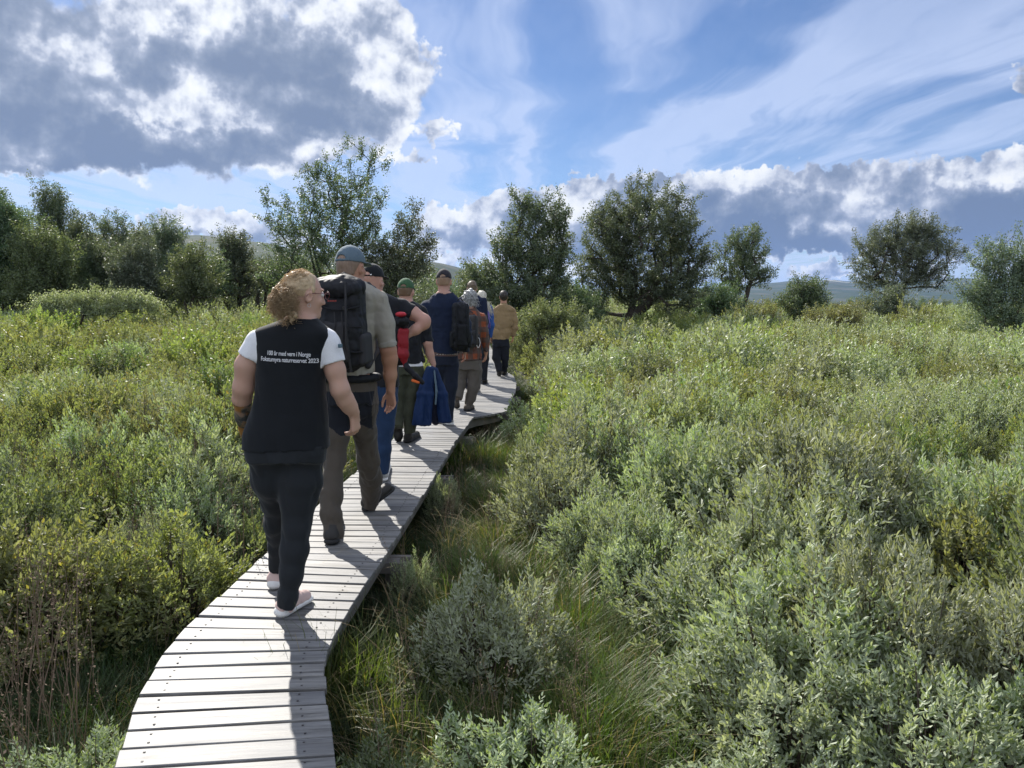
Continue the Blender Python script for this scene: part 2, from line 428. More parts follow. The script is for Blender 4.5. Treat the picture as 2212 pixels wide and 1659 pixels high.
def hill_mat():
    m, nt, out = mat('heath_hillside')
    geo = nt.new('ShaderNodeNewGeometry'); p = geo.outputs['Position']
    s = nt.new('ShaderNodeSeparateXYZ'); nt.put(s.inputs[0], p)
    n = nt.noise(nt.vm('MULTIPLY', p, (.004, .004, .012)), 1, 6, .6)
    n2 = nt.noise(p, .02, 5, .6)
    c = nt.ramp(n, [(.35, (.03, .05, .025)), (.5, (.05, .065, .03)), (.65, (.09, .09, .06))])
    c = nt.mix(nt.rng(n2, .62, .8, 0, .5), c, (.14, .13, .11))
    snow = nt.m('MULTIPLY', nt.rng(nt.noise(nt.vm('MULTIPLY', p, (.0018, .0018, .004)), 1, 4, .5), .60, .66), nt.rng(s.outputs[2], 130, 260))
    c = nt.mix(nt.m('MULTIPLY', snow, nt.rng(s.outputs[0], 900, 3000)), c, (.5, .48, .42))
    principled(nt, out, c, .95, .1)
    return m
def build_hills():
    # skyline heights surveyed as points, each with its distance
    prof = [(-900, 480, 2600), (-300, 500, 2600), (150, 508, 2600), (330, 512, 2600), (440, 513, 2600), (520, 521, 2600), (600, 535, 2600), (700, 548, 2700), (820, 558, 2800), (930, 566, 3000),
            (1000, 582, 3600), (1080, 612, 4200), (1200, 624, 5500), (1400, 626, 7000), (1560, 620, 8000), (1700, 609, 9000), (1800, 606, 9000), (1900, 612, 9000), (2060, 604, 9000), (2250, 602, 9000), (2500, 606, 9000), (3000, 600, 9000), (3600, 610, 8000)]
    uu = np.linspace(-850, 3500, 360); V = []; rows = 26
    us = [p_[0] for p_ in prof]
    for u in uu:
        v = np.interp(u, us, [p_[1] for p_ in prof]); D = np.interp(u, us, [p_[2] for p_ in prof])
        d = ray(u, v); h = CAMZ + d.z / d.y * D
        h *= 1 + .035 * mnoise.noise(Vector((u * .02, 0, 0))) + .012 * mnoise.noise(Vector((u * .09, 3, 0)))
        slope = d.x / d.y
        for k in range(rows):
            t = k / (rows - 1)
            y = D * (.35 + 1.25 * t)
            s = min(1, t / .52) if t < .52 else max(0, 1 - (t - .52) / .48)
            s = s * s * (3 - 2 * s)
            hh = h * s * (1 + .12 * (1 - s) * mnoise.noise(Vector((u * .01, t * 6, 1)))) + 6 * mnoise.noise(Vector((u * .03, t * 9, 5))) * s * (1 - s) * 4
            # keep everything on the view side of the crest below the crest line
            V.append((slope * y, y, -1.5 + hh))
    F = [(i * rows + k, (i + 1) * rows + k, (i + 1) * rows + k + 1, i * rows + k + 1) for i in range(len(uu) - 1) for k in range(rows - 1)]
    tag(link('hills', mesh('hills', V, F, mats=[hill_mat()], smooth=True)), kind='structure')
build_hills()
# ------------------------------------------------------------------ vegetation
def leaf_mat(name, top, under, vary=.35, rough=.42, trans=.35, spec=.5, spots=None, shine=True):
    """thin leaf: top and under colours are the leaf's own; light also passes through it"""
    m, nt, out = mat(name)
    geo = nt.new('ShaderNodeNewGeometry'); oi = nt.new('ShaderNodeObjectInfo')
    r1 = geo.outputs['Random Per Island']; r2 = oi.outputs['Random']
    c = nt.mix(geo.outputs['Backfacing'], top, under)
    hsv = nt.new('ShaderNodeHueSaturation')
    nt.put(hsv.inputs['Hue'], nt.m('ADD', .5, nt.m('MULTIPLY', nt.m('SUBTRACT', r2, .5), .05)))
    nt.put(hsv.inputs['Saturation'], nt.m('ADD', .85, nt.m('MULTIPLY', r2, .3)))
    v = nt.m('ADD', 1 - vary / 2, nt.m('MULTIPLY', r1, vary))
    nt.put(hsv.inputs['Value'], nt.m('MULTIPLY', v, nt.m('ADD', .85, nt.m('MULTIPLY', r2, .3))))
    nt.put(hsv.inputs['Color'], c); c = hsv.outputs[0]
    if spots: c = nt.mix(nt.m('GREATER_THAN', r1, 1 - spots[1]), c, spots[0])
    p = nt.new('ShaderNodeBsdfPrincipled'); nt.put(p.inputs['Base Color'], c); nt.put(p.inputs['Roughness'], rough); nt.put(p.inputs['Specular IOR Level'], spec)
    t = nt.new('ShaderNodeBsdfTranslucent'); nt.put(t.inputs[0], nt.mix(1.0, c, (1.2, 1.2, .62), 'MULTIPLY'))
    mx = nt.new('ShaderNodeMixShader'); mx.inputs[0].default_value = trans
    nt.l.new(p.outputs[0], mx.inputs[1]); nt.l.new(t.outputs[0], mx.inputs[2]); nt.l.new(mx.outputs[0], out.inputs[0])
    return m
LM = {
 'grey':  leaf_mat('grey_willow_leaf', (.255, .30, .155), (.40, .44, .32), .4, .46, .40, .32),
 'green': leaf_mat('green_willow_leaf', (.155, .20, .085), (.24, .28, .17), .4, .48, .45, .3, ((.30, .28, .08), .02)),
 'lime':  leaf_mat('yellow_green_leaf', (.23, .275, .095), (.31, .35, .17), .4, .48, .48, .3, ((.34, .31, .08), .03)),
 'birch': leaf_mat('dwarf_birch_leaf', (.11, .135, .05), (.17, .19, .085), .6, .42, .38, .45, ((.17, .13, .05), .05)),
 'olive': leaf_mat('olive_leaf', (.19, .215, .085), (.27, .29, .15), .5, .48, .45, .3, ((.24, .20, .07), .04)),
 'tree':  leaf_mat('birch_tree_leaf', (.11, .152, .085), (.165, .20, .135), .6, .5, .36, .35),
 'tree2':  leaf_mat('yellowish_birch_leaf', (.135, .175, .085), (.18, .215, .125), .6, .5, .38, .35),
 'treeg': leaf_mat('willow_tree_leaf', (.13, .165, .11), (.20, .235, .18), .5, .48, .32, .35),
}
BARK = simple('dark_bark', (.075, .062, .05), .85, .2, 20, .5, .6, .01)
TWIG = simple('twig_bark', (.10, .075, .06), .8, .2, 20, .4)
STRAW = leaf_mat('dry_straw', (.30, .24, .12), (.30, .24, .12), .5, .6, .25, .2)
def unit(a): return a / (np.linalg.norm(a, axis=-1, keepdims=True) + 1e-9)
def leaves(pos, dr, nrm, L, W, fold=.25, simple_=False):
    """pointed leaves as two quads on a midrib (or one diamond)"""
    n = len(pos); dr = unit(dr); side = unit(np.cross(dr, nrm)); up = np.cross(side, dr)
    L = L[:, None]; W = W[:, None]
    if simple_:
        V = np.stack([pos, pos + dr * L * .5 + side * W * .5, pos + dr * L, pos + dr * L * .5 - side * W * .5], 1)
        F = np.array([[0, 1, 2, 3]])
    else:
        tip = pos + dr * L - up * L * .08
        V = np.stack([pos, pos + dr * L * .28 + side * W * .46 + up * W * fold, pos + dr * L * .68 + side * W * .40 + up * W * fold, tip,
                      pos + dr * L * .68 - side * W * .40 + up * W * fold, pos + dr * L * .28 - side * W * .46 + up * W * fold], 1)
        F = np.array([[0, 1, 2, 3], [0, 3, 4, 5]])
    k = V.shape[1]
    Fa = (F[None] + (np.arange(n) * k)[:, None, None]).reshape(-1, 4)
    return V.reshape(-1, 3), Fa
def shoots(base, dr, length, per, leafL, leafW, g, ang=(35, 75), simple_=False, start=.15):
    """leafy shoots: base (n,3), direction (n,3)"""
    n = len(base); dr = unit(dr)
    t = np.tile(np.linspace(start, 1, per), (n, 1)) + g.uniform(-.04, .04, (n, per))
    a = np.arange(per)[None] * 2.4 + g.uniform(0, 6.28, (n, 1))
    o = unit(np.cross(dr, g.normal(size=(n, 3)))); o2 = np.cross(dr, o)
    rad = o[:, None] * np.cos(a)[..., None] + o2[:, None] * np.sin(a)[..., None]
    th = np.radians(g.uniform(*ang, (n, per)) * (1.15 - .75 * t))
    ld = dr[:, None] * np.cos(th)[..., None] + rad * np.sin(th)[..., None]
    ld = unit(ld + g.normal(size=ld.shape) * .14)
    pos = base[:, None] + dr[:, None] * (t * length[:, None])[..., None]
    nrm = unit(dr[:, None] * np.sin(th)[..., None] - rad * np.cos(th)[..., None] + g.normal(size=ld.shape) * .25)
    sz = (1.0 - .35 * np.abs(t - .6)) * g.uniform(.75, 1.15, (n, per))
    return leaves(pos.reshape(-1, 3), ld.reshape(-1, 3), -nrm.reshape(-1, 3), (sz * leafL).ravel(), (sz * leafW).ravel(), simple_=simple_)
def shrub_geo(seed, r=.5, h=.8, nsh=420, per=11, leafL=.042, leafW=.015, lean=.35, simple_=False, lobes=5, gap=.0):
    g = np.random.default_rng(seed)
    # lobed dome of shoot bases
    z = g.uniform(.0, 1, nsh) ** .7; a = g.uniform(0, 2 * math.pi, nsh)
    rr = np.sqrt(np.maximum(0, 1 - z ** 2 * .92))
    lob = 1 + .16 * np.sin(a * lobes + g.uniform(0, 6)) + .10 * np.sin(a * (lobes * 2 + 1) + z * 5) + .10 * np.sin(z * 9 + a * 3 + g.uniform(0, 6))
    inner = g.uniform(.62, 1.0, nsh) ** .6
    B = np.stack([rr * np.cos(a) * r, rr * np.sin(a) * r, z * h], 1) * (lob * inner)[:, None]
    B[:, 2] += .08
    B[:, 2] = np.maximum(B[:, 2], .10 + g.uniform(0, .1, nsh))
    outw = unit(B - np.array([0, 0, h * .25]))
    D = unit(outw * .8 + np.array([0, 0, .62]) + g.normal(size=(nsh, 3)) * lean)
    ln = g.uniform(.09, .17, nsh)
    V, F = shoots(B - D * ln[:, None] * .5, D, ln, per, leafL, leafW, g, simple_=simple_)
    # stems
    mb = MB(); 
    for i in range(0, nsh, 5 if not simple_ else 12):
        b = Vector(B[i]); root = Vector((b.x * .15, b.y * .15, -.05))
        mid = root.lerp(b, .5) + Vector((b.x * .12, b.y * .12, 0)) + Vector(g.normal(size=3) * .02)
        mb.tube([root, mid, b + Vector(D[i]) * .04], [.008, .005, .002], 3)
    sv = np.concatenate(mb.v); sf = np.concatenate(mb.f)
    return V, F, sv, sf
def grass_geo(seed, n=150, h=.4, spread=.12, w=.005, droop=.5, seg=4):
    g = np.random.default_rng(seed)
    a = g.uniform(0, 6.28, n); rr = spread * np.sqrt(g.uniform(0, 1, n))
    root = np.stack([np.cos(a) * rr, np.sin(a) * rr, np.zeros(n)], 1)
    a2 = a + g.normal(size=n) * .8; out_ = np.stack([np.cos(a2), np.sin(a2), np.zeros(n)], 1)
    H = h * g.uniform(.5, 1.1, n); lean = droop * g.uniform(.15, 1.0, n) * H
    side = np.stack([-np.sin(a2), np.cos(a2), np.zeros(n)], 1) * (w * g.uniform(.6, 1.2, n))[:, None]
    V = []
    for k in range(seg + 1):
        t = k / seg
        c = root + out_ * (lean * t ** 2)[:, None] + np.array([0, 0, 1]) * (H * (t - .30 * droop * t ** 3))[:, None]
        V += [c - side * (1 - t * .85), c + side * (1 - t * .85)]
    V = np.stack(V, 1); k2 = V.shape[1]
    F = np.array([[2 * k, 2 * k + 1, 2 * k + 3, 2 * k + 2] for k in range(seg)])
    return V.reshape(-1, 3), (F[None] + (np.arange(n) * k2)[:, None, None]).reshape(-1, 4)
def panicle_geo(seed, n=5, h=.5):
    """tall grass stalks with loose brown seed heads"""
    g = np.random.default_rng(seed); mb = MB(); P_, D_ = [], []
    for i in range(n):
        a = g.uniform(0, 6.28); l = g.uniform(.05, .3) * h; x0 = Vector((g.normal() * .05, g.normal() * .05, 0)); hh = h * g.uniform(.7, 1.15)
        pts = [x0 + Vector((math.cos(a) * l * t * t, math.sin(a) * l * t * t, hh * t)) for t in (0, .35, .7, 1)]
        mb.tube(pts, [.0022, .0018, .0013, .0008], 3)
        for k in range(26):
            t = g.uniform(.76, 1.0); p = pts[2].lerp(pts[3], (t - .7) / .3)
            sp = (1.05 - t) * .22
            P_.append(np.array(p) + g.normal(size=3) * sp * .5); D_.append(g.normal(size=3) + np.array([0, 0, .6]))
    P_ = np.array(P_); D_ = np.array(D_); m_ = len(P_)
    V, F = leaves(P_, D_, g.normal(size=(m_, 3)), g.uniform(.007, .013, m_), g.uniform(.003, .006, m_), simple_=True)
    sv = np.concatenate(mb.v); sf = np.concatenate(mb.f)
    return np.concatenate([sv, V]), np.concatenate([sf, F + len(sv)])

def scatter(name, variants, pts, label=None, cat=None, kind='stuff'):
    """one object: a cloud of points, each carrying one of the plant meshes by geometry nodes. pts: rows x y z rz tilt scale idx"""
    pts = np.asarray(pts, np.float32)
    coll = bpy.data.collections.new(name + '_plants')
    for i, me in enumerate(variants):
        o = bpy.data.objects.new('%s_%02d' % (name, i), me); coll.objects.link(o)
    me = bpy.data.meshes.new(name); me.vertices.add(len(pts)); me.vertices.foreach_set('co', pts[:, :3].copy().ravel())
    ro = np.stack([pts[:, 4], np.zeros(len(pts), np.float32), pts[:, 3]], 1).astype(np.float32)
    a = me.attributes.new('rot', 'FLOAT_VECTOR', 'POINT'); a.data.foreach_set('vector', ro.ravel())
    a = me.attributes.new('scl', 'FLOAT', 'POINT'); a.data.foreach_set('value', pts[:, 5].copy())
    a = me.attributes.new('idx', 'INT', 'POINT'); a.data.foreach_set('value', pts[:, 6].astype(np.int32))
    o = link(name, me)
    ng = bpy.data.node_groups.new(name + '_scatter', 'GeometryNodeTree')
    ng.interface.new_socket('Geometry', in_out='INPUT', socket_type='NodeSocketGeometry'); ng.interface.new_socket('Geometry', in_out='OUTPUT', socket_type='NodeSocketGeometry')
    N = ng.nodes; L = ng.links
    gi, go = N.new('NodeGroupInput'), N.new('NodeGroupOutput'); iop = N.new('GeometryNodeInstanceOnPoints'); ci = N.new('GeometryNodeCollectionInfo')
    ci.inputs['Collection'].default_value = coll; ci.inputs['Separate Children'].default_value = True; ci.inputs['Reset Children'].default_value = True
    def named(nm, typ):
        n = N.new('GeometryNodeInputNamedAttribute'); n.data_type = typ; n.inputs[0].default_value = nm; return n.outputs[0]
    L.new(gi.outputs[0], iop.inputs['Points']); L.new(ci.outputs[0], iop.inputs['Instance']); iop.inputs['Pick Instance'].default_value = True
    L.new(named('idx', 'INT'), iop.inputs['Instance Index']); L.new(named('scl', 'FLOAT'), iop.inputs['Scale'])
    e2r = N.new('FunctionNodeEulerToRotation'); L.new(named('rot', 'FLOAT_VECTOR'), e2r.inputs[0]); L.new(e2r.outputs[0], iop.inputs['Rotation'])
    L.new(iop.outputs[0], go.inputs[0])
    md = o.modifiers.new('scatter', 'NODES'); md.node_group = ng
    tag(o, label, cat, kind=kind)
    return o

# plant meshes: near shrubs keep foliage and stems apart so that they can be parts
NEAR = {}; FAR = {}
def make_near(kind, seed, **kw):
    V, F, sv, sf = shrub_geo(seed, **kw)
    NEAR.setdefault(kind, []).append((mesh('foliage', V, F, mats=[LM[kind]]), mesh('stems', sv, sf, mats=[TWIG])))
def make_far(kind, seed, **kw):
    V, F, sv, sf = shrub_geo(seed, simple_=True, **kw)
    mi = np.concatenate([np.zeros(len(F), int), np.ones(len(sf), int)])
    FAR.setdefault(kind, []).append(mesh('far_shrub', np.concatenate([V, sv]), np.concatenate([F, sf + len(V)]), mats=[LM[kind], TWIG], midx=mi))
for k_, (kd, p_) in enumerate([('grey', dict(leafL=.045, leafW=.0165)), ('green', dict(leafL=.045, leafW=.019)), ('lime', dict(leafL=.046, leafW=.020)),
                               ('birch', dict(leafL=.018, leafW=.015, nsh=620, per=13)), ('olive', dict(leafL=.038, leafW=.016))]):
    for s_ in range(2):
        q_ = dict(r=.5, h=.72, nsh=780, per=10); q_.update(p_)
        make_near(kd, 100 + k_ * 10 + s_, lobes=4 + s_, **q_)
        f_ = dict(r=.5, h=.72, nsh=340, per=10, leafL=p_['leafL'] * 1.25, leafW=p_['leafW'] * 1.5)
        make_far(kd, 300 + k_ * 10 + s_, lobes=4 + s_, **f_)
# ------------------------------------------------------------------ willow scrub
def place_near(kind, x, y, r, h, label, group='willow shrubs beside the boardwalk', var=None, name='willow_shrub'):
    v = NEAR[kind][var if var is not None else random.randrange(len(NEAR[kind]))]
    o = empty(name, (x, y, ground_z(x, y) - .03), random.uniform(0, 6.28))
    o.scale = (r / .5, r / .5, h / .80)
    tag(o, label, 'shrub', group)
    link('foliage', v[0], o); link('stems', v[1], o)
    return o
HAND = [
 ('lime', 130, 1425, .52, .70, 'bright yellow-green willow shrub at the lower left edge of the photo'),
 ('lime', 370, 1380, .46, .62, 'bright yellow-green willow shrub nearest the bend in the boardwalk on its left'),
 ('green', 20, 1330, .5, .8, 'dark glossy green shrub behind the yellow-green ones at the left edge'),
 ('lime', -60, 1450, .5, .72, 'yellow-green willow shrub cut off by the left edge of the photo'),  # kind, u, v of the base centre, radius, height, label
 ('grey', 1065, 1530, .40, .60, 'round grey-green willow shrub standing alone in the grass beside the near boardwalk'),
 ('grey', 1120, 1830, .36, .42, 'pale silvery willow shrub cut by the bottom edge of the photo'),
 ('green', 830, 1850, .28, .34, 'small green shrub close against the boardwalk at the bottom of the photo'),
 ('grey', 180, 1830, .30, .36, 'small pale long-leaved willow shrub against the left edge of the boardwalk'),
 ('grey', 900, 1330, .16, .36, 'thin whitish willow sprig between the boardwalk and the sedge tuft'),
 ('grey', 960, 1130, .17, .40, 'thin silvery willow sprig in dark grass beyond the cross beam'),
 ('green', 560, 1230, .22, .40, 'low green shrub touching the boardwalk near the front woman'),
]
near_xy = []
for kd, u, v, r_, h_, lb in HAND:
    p = G(u, v, -.42); near_xy.append((p.x, p.y, r_)); place_near(kd, p.x, p.y, r_, h_, lb)

def pxv(x, y, z):
    """survey grid position of a point, for choosing which plants grow where"""
    dy, dz = y, z - CAMZ
    f = dy * math.cos(PITCH) - dz * math.sin(PITCH); up = dy * math.sin(PITCH) + dz * math.cos(PITCH)
    return 1106 + FV * x / f, 829.5 - FV * up / f
def kind_at(x, y, g):
    """patches of one species after another"""
    n1 = hash_noise(x, y, .45, 11); n2 = hash_noise(x, y, .8, 23); n3 = hash_noise(x, y, 1.5, 31)
    if x < 0 or y > 12 and x < 1:
        w = {'lime': .22 + n1, 'olive': .44 + n2 * .5, 'birch': .02 + n3 + (.25 if 3.5 < y < 7 else -.1), 'grey': .30 - n1 + n3 * .4, 'green': .22 - n2}
    else:
        w = {'grey': (.72 if y < 6 else .52) + n1 * .7, 'olive': .32 - n1 * .6 + n3 * .4, 'lime': .24 + n2 * 1.0, 'green': .14 + n3, 'birch': .10 - n2}
    ks = list(w); return ks[int(np.argmax([w[k] + g.normal() * .16 for k in ks]))]
PATHW = {}
pts_far = []; near_list = []
kinds = ['grey', 'green', 'lime', 'birch', 'olive']
gg = np.random.default_rng(5)
def height_at(x, y):
    return max(.30, .60 + .45 * hash_noise(x, y, .35, 7) + .50 * hash_noise(x, y, .75, 17) + (.10 if x > .6 and y < 9 else 0))
def try_add(x, y, far):
    d, side = dist_path(x, y)
    m = .55 if side < 0 else (1.12 - .5 * min(1, max(0, (y - 3) / 9)))
    if side > 0 and y < 3.4 and x > .35 and d > .75: m = .8
    r_ = .56 * gg.uniform(.65, 1.2)
    if d < m: return
    if side < 0 and d < .85: r_ = min(r_, .30)
    if math.hypot(x, y) < 1.7: return
    if x < .75 and side > 0 and y < 4.6 and d < 1.6: return       # open sedge strip
    if any(math.hypot(x - a, y - b) < c + r_ * .7 for a, b, c in near_xy): return
    h = height_at(x, y) * gg.uniform(.8, 1.15)
    if side < 0 and y < 3.3: h *= .55 + .45 * min(1, max(0, d - .4)); 
    if side < 0 and y < 3.1 and d < 1.0: return
    if side < 0 and y < 3.0: h *= .62
    if d < m + .5: h *= .68
    kd = kind_at(x, y, gg)
    if kd == 'birch': h *= .85
    if not far: near_list.append((kd, x, y, r_, h, d, side))
    else: pts_far.append((x, y, ground_z(x, y) - .04, gg.uniform(0, 6.28), gg.normal() * .08, r_ / .5 * (h / r_ / 1.4) ** .5, kinds.index(kd) * 2 + int(gg.integers(2))))
def poisson(x0, x1, y0, y1, step, fn, jit=.45):
    for y in np.arange(y0, y1, step):
        for x in np.arange(x0, x1, step):
            px, py = x + gg.uniform(-jit, jit) * step, y + gg.uniform(-jit, jit) * step
            if py > .5 and abs(px) < py * .95 + 1.8: fn(px, py)
poisson(-6, 6, .6, 5.2, .54, lambda x, y: try_add(x, y, False))
# nearest shrubs are things of their own; beyond them the thicket closes into one mass
near_list.sort(key=lambda a: a[1] ** 2 + a[2] ** 2)
KN = {'grey': 'grey-green willow', 'green': 'dark green willow', 'lime': 'yellow-green willow', 'birch': 'small-leaved dwarf birch', 'olive': 'olive-green willow'}
mass = []
def visible(x, y, h):
    u, v = pxv(x, y, -.42 + h); return -150 < u < 2360 and v < 1760
cnt = {}
chosen = []
def phrase(kd, x, y, h):
    u, v = pxv(x, y, -.42 + h)
    size = 'low' if h < .45 else ('tall' if h > .78 else 'middling')
    col = ('cut by the left edge' if u < 60 else 'left of the near bend' if u < 330 else 'by the front woman' if u < 620 else 'against the deck' if u < 850 else 'in the sedge strip' if u < 1230 else
           'straight below the largest tree' if u < 1480 else 'below the small birch' if u < 1690 else 'below the young birch' if u < 1850 else 'below the dome-shaped tree' if u < 2060 else 'at the right edge')
    row = ('at the very bottom' if v > 1480 else 'in the first row' if v > 1330 else 'in the second row' if v > 1180 else 'in the third row' if v > 1060 else 'furthest back of the separate shrubs')
    return '%s %s shrub %s, %s' % (size, KN[kd], col, row)
for kd, x, y, r_, h, d, side in near_list:
    if not visible(x, y, h): continue
    if y < 4.4 and len(chosen) < 70: chosen.append([phrase(kd, x, y, h), kd, x, y, r_, h]); near_xy.append((x, y, r_))
    else: mass.append((kd, x, y, r_, h))
by = {}
for c in chosen: by.setdefault(c[0], []).append(c)
for lb, cs in by.items():
    if len(cs) == 2: cs.sort(key=lambda c: c[2] / c[3]); cs[0][0] = 'left one of two: ' + lb; cs[1][0] = 'right one of two: ' + lb
    elif len(cs) > 2:
        cs.sort(key=lambda c: c[2] / c[3]); w_ = ['leftmost', 'second', 'third', 'fourth', 'fifth', 'sixth', 'seventh'][:len(cs) - 1] + ['rightmost']
        for c, q in zip(cs, w_): c[0] = q + ' ' + lb
for lb, kd, x, y, r_, h in chosen:
    place_near(kd, x, y, r_, h, lb.replace('furthest back of the separate shrubs', 'furthest back'), 'willow shrubs beside the boardwalk', name='dwarf_birch' if kd == 'birch' else 'willow_shrub')
poisson(-14, 16, 5.2, 13, .56, lambda x, y: try_add(x, y, True))
far_lo = len(pts_far)
poisson(-30, 32, 13, 30, .78, lambda x, y: try_add(x, y, True))
poisson(-34, 64, 30, 62, 1.5, lambda x, y: (x > -2) and try_add(x, y, True))
P1 = [(x, y, ground_z(x, y) - .04, gg.uniform(0, 6.28), 0, (r_ / .5) * (h / r_ / 1.4) ** .5, kinds.index(kd) * 2 + int(gg.integers(2))) for kd, x, y, r_, h in mass]
def joined(kd, i):
    f, s = NEAR[kd][i]
    bm = bmesh.new(); bm.from_mesh(f); n = len(bm.faces); bm.from_mesh(s); me = bpy.data.meshes.new('near_shrub')
    bm.faces.ensure_lookup_table()
    for fc in bm.faces[n:]: fc.material_index = 1
    bm.to_mesh(me); bm.free(); me.materials.append(f.materials[0]); me.materials.append(TWIG)
    return me
NJ = [joined(k, i) for k in kinds for i in (0, 1)]
FJ = [FAR[k][i] for k in kinds for i in (0, 1)]
mid = [p for p in pts_far[:far_lo] if p[1] < 9]; fa = [p for p in pts_far[:far_lo] if p[1] >= 9] + pts_far[far_lo:]
for p in range(far_lo, len(pts_far)): pass
fa = [(p[0], p[1], p[2], p[3], p[4], p[5] * (1.0 if p[1] < 13 else 1.35 if p[1] < 30 else 1.9 if p[1] < 62 else 2.2), p[6]) for p in fa]
scatter('willow_thicket', NJ, P1 + mid, 'dense mixed willow and dwarf birch thicket covering the bog beyond the nearest shrubs', 'thicket')
scatter('far_willow_scrub', FJ, fa, 'far willow scrub stretching over the flat bog to the birch trees', 'thicket')
print('shrubs near', len(near_xy), 'mass', len(P1) + len(mid), 'far', len(fa))

# ------------------------------------------------------------------ grass and small things on the ground
SEDGE = leaf_mat('sedge_blade', (.10, .15, .03), (.10, .15, .03), .6, .45, .45, .4, ((.28, .22, .09), .10))
DKGR = leaf_mat('bog_grass_blade', (.045, .075, .022), (.045, .075, .022), .7, .5, .35, .4, ((.17, .13, .06), .12))
gv = []
for i in range(3):
    V, F = grass_geo(500 + i, 170, .42, .13, .0035, .75); gv.append(mesh('sedge', V, F, mats=[SEDGE]))
for i in range(3):
    V, F = grass_geo(510 + i, 130, .24, .16, .003, .7); gv.append(mesh('grass', V, F, mats=[DKGR]))
for i in range(2):
    V, F = panicle_geo(520 + i, 4, .62); gv.append(mesh('seed_grass', V, F, mats=[simple('seed_head', (.20, .145, .10), .8, .2)] if i == 0 else [gv[-1].materials[0]]))
V, F = grass_geo(530, 26, .5, .1, .0025, 1.0); gv.append(mesh('straw', V, F, mats=[STRAW]))
pg = []
def gadd(x, y, i, s=1.0): pg.append((x, y, ground_z(x, y) - .01, gg.uniform(0, 6.28), gg.normal() * .12, s * gg.uniform(.75, 1.25), i))
for _ in range(5200):
    y = gg.uniform(.8, 14) ; y = .8 + (y - .8) * gg.uniform(.3, 1); x = gg.uniform(-y * .75 - 1, y * .75 + 1)
    d, side = dist_path(x, y)
    if d < .06: continue
    if d < 2.2 or gg.random() < .25: gadd(x, y, 3 + int(gg.integers(3)), .8 if d < .3 else 1.0)
for _ in range(900):
    k = int(gg.integers(len(BOARDS) - 2)); a, b = BOARDS[k]; ax = (b - a).normalized(); t = gg.uniform(.05, .5)
    s = 1 if gg.random() < .6 else -1
    p = (b + ax * t) if s > 0 else (a - ax * t)
    gadd(p.x, p.y, 3 + int(gg.integers(3)), .95)
# the bright sedge ribbon along the right-hand side and the big tuft
for _ in range(420):
    k = int(gg.integers(NX, 75 + NX)); a, b = BOARDS[k]; ax = (b - a).normalized(); t = gg.uniform(.45, 1.25)
    p = b + ax * t; gadd(p.x, p.y, int(gg.integers(3)), .8)
for u, v, n_, sp in ((1080, 1300, 16, .16), (1230, 1560, 22, .25), (1250, 1400, 14, .25), (1130, 1120, 16, .3), (1040, 1010, 10, .4), (760, 1560, 8, .2), (1330, 1640, 12, .2)):
    p = G(u, v, -.40)
    for _ in range(n_): gadd(p.x + gg.normal() * sp, p.y + gg.normal() * sp, int(gg.integers(3)), 1.0)
for _ in range(150):
    k = int(gg.integers(NX, 80 + NX)); a, b = BOARDS[k]; ax = (b - a).normalized(); t = gg.uniform(.12, 1.1)
    s = 1 if gg.random() < .7 else -1
    p = (b + ax * t) if s > 0 else (a - ax * t)
    gadd(p.x, p.y, 6 + int(gg.integers(2)), .75)
for _ in range(160):
    y = gg.uniform(1.2, 6); x = gg.uniform(-1.4, 1.3)
    if dist_path(x, y)[0] > .12: gadd(x, y, 8, .9)
for _ in range(70):
    y = gg.uniform(1.8, 6.5); x = -gg.uniform(.30, .72) * y - .2
    if dist_path(x, y)[0] > .2: gadd(x, y, 6 + int(gg.integers(2)), 1.25)
scatter('grass', gv, pg, 'dark bog grass and bright sedge tufts along both sides of the boardwalk', 'grass')
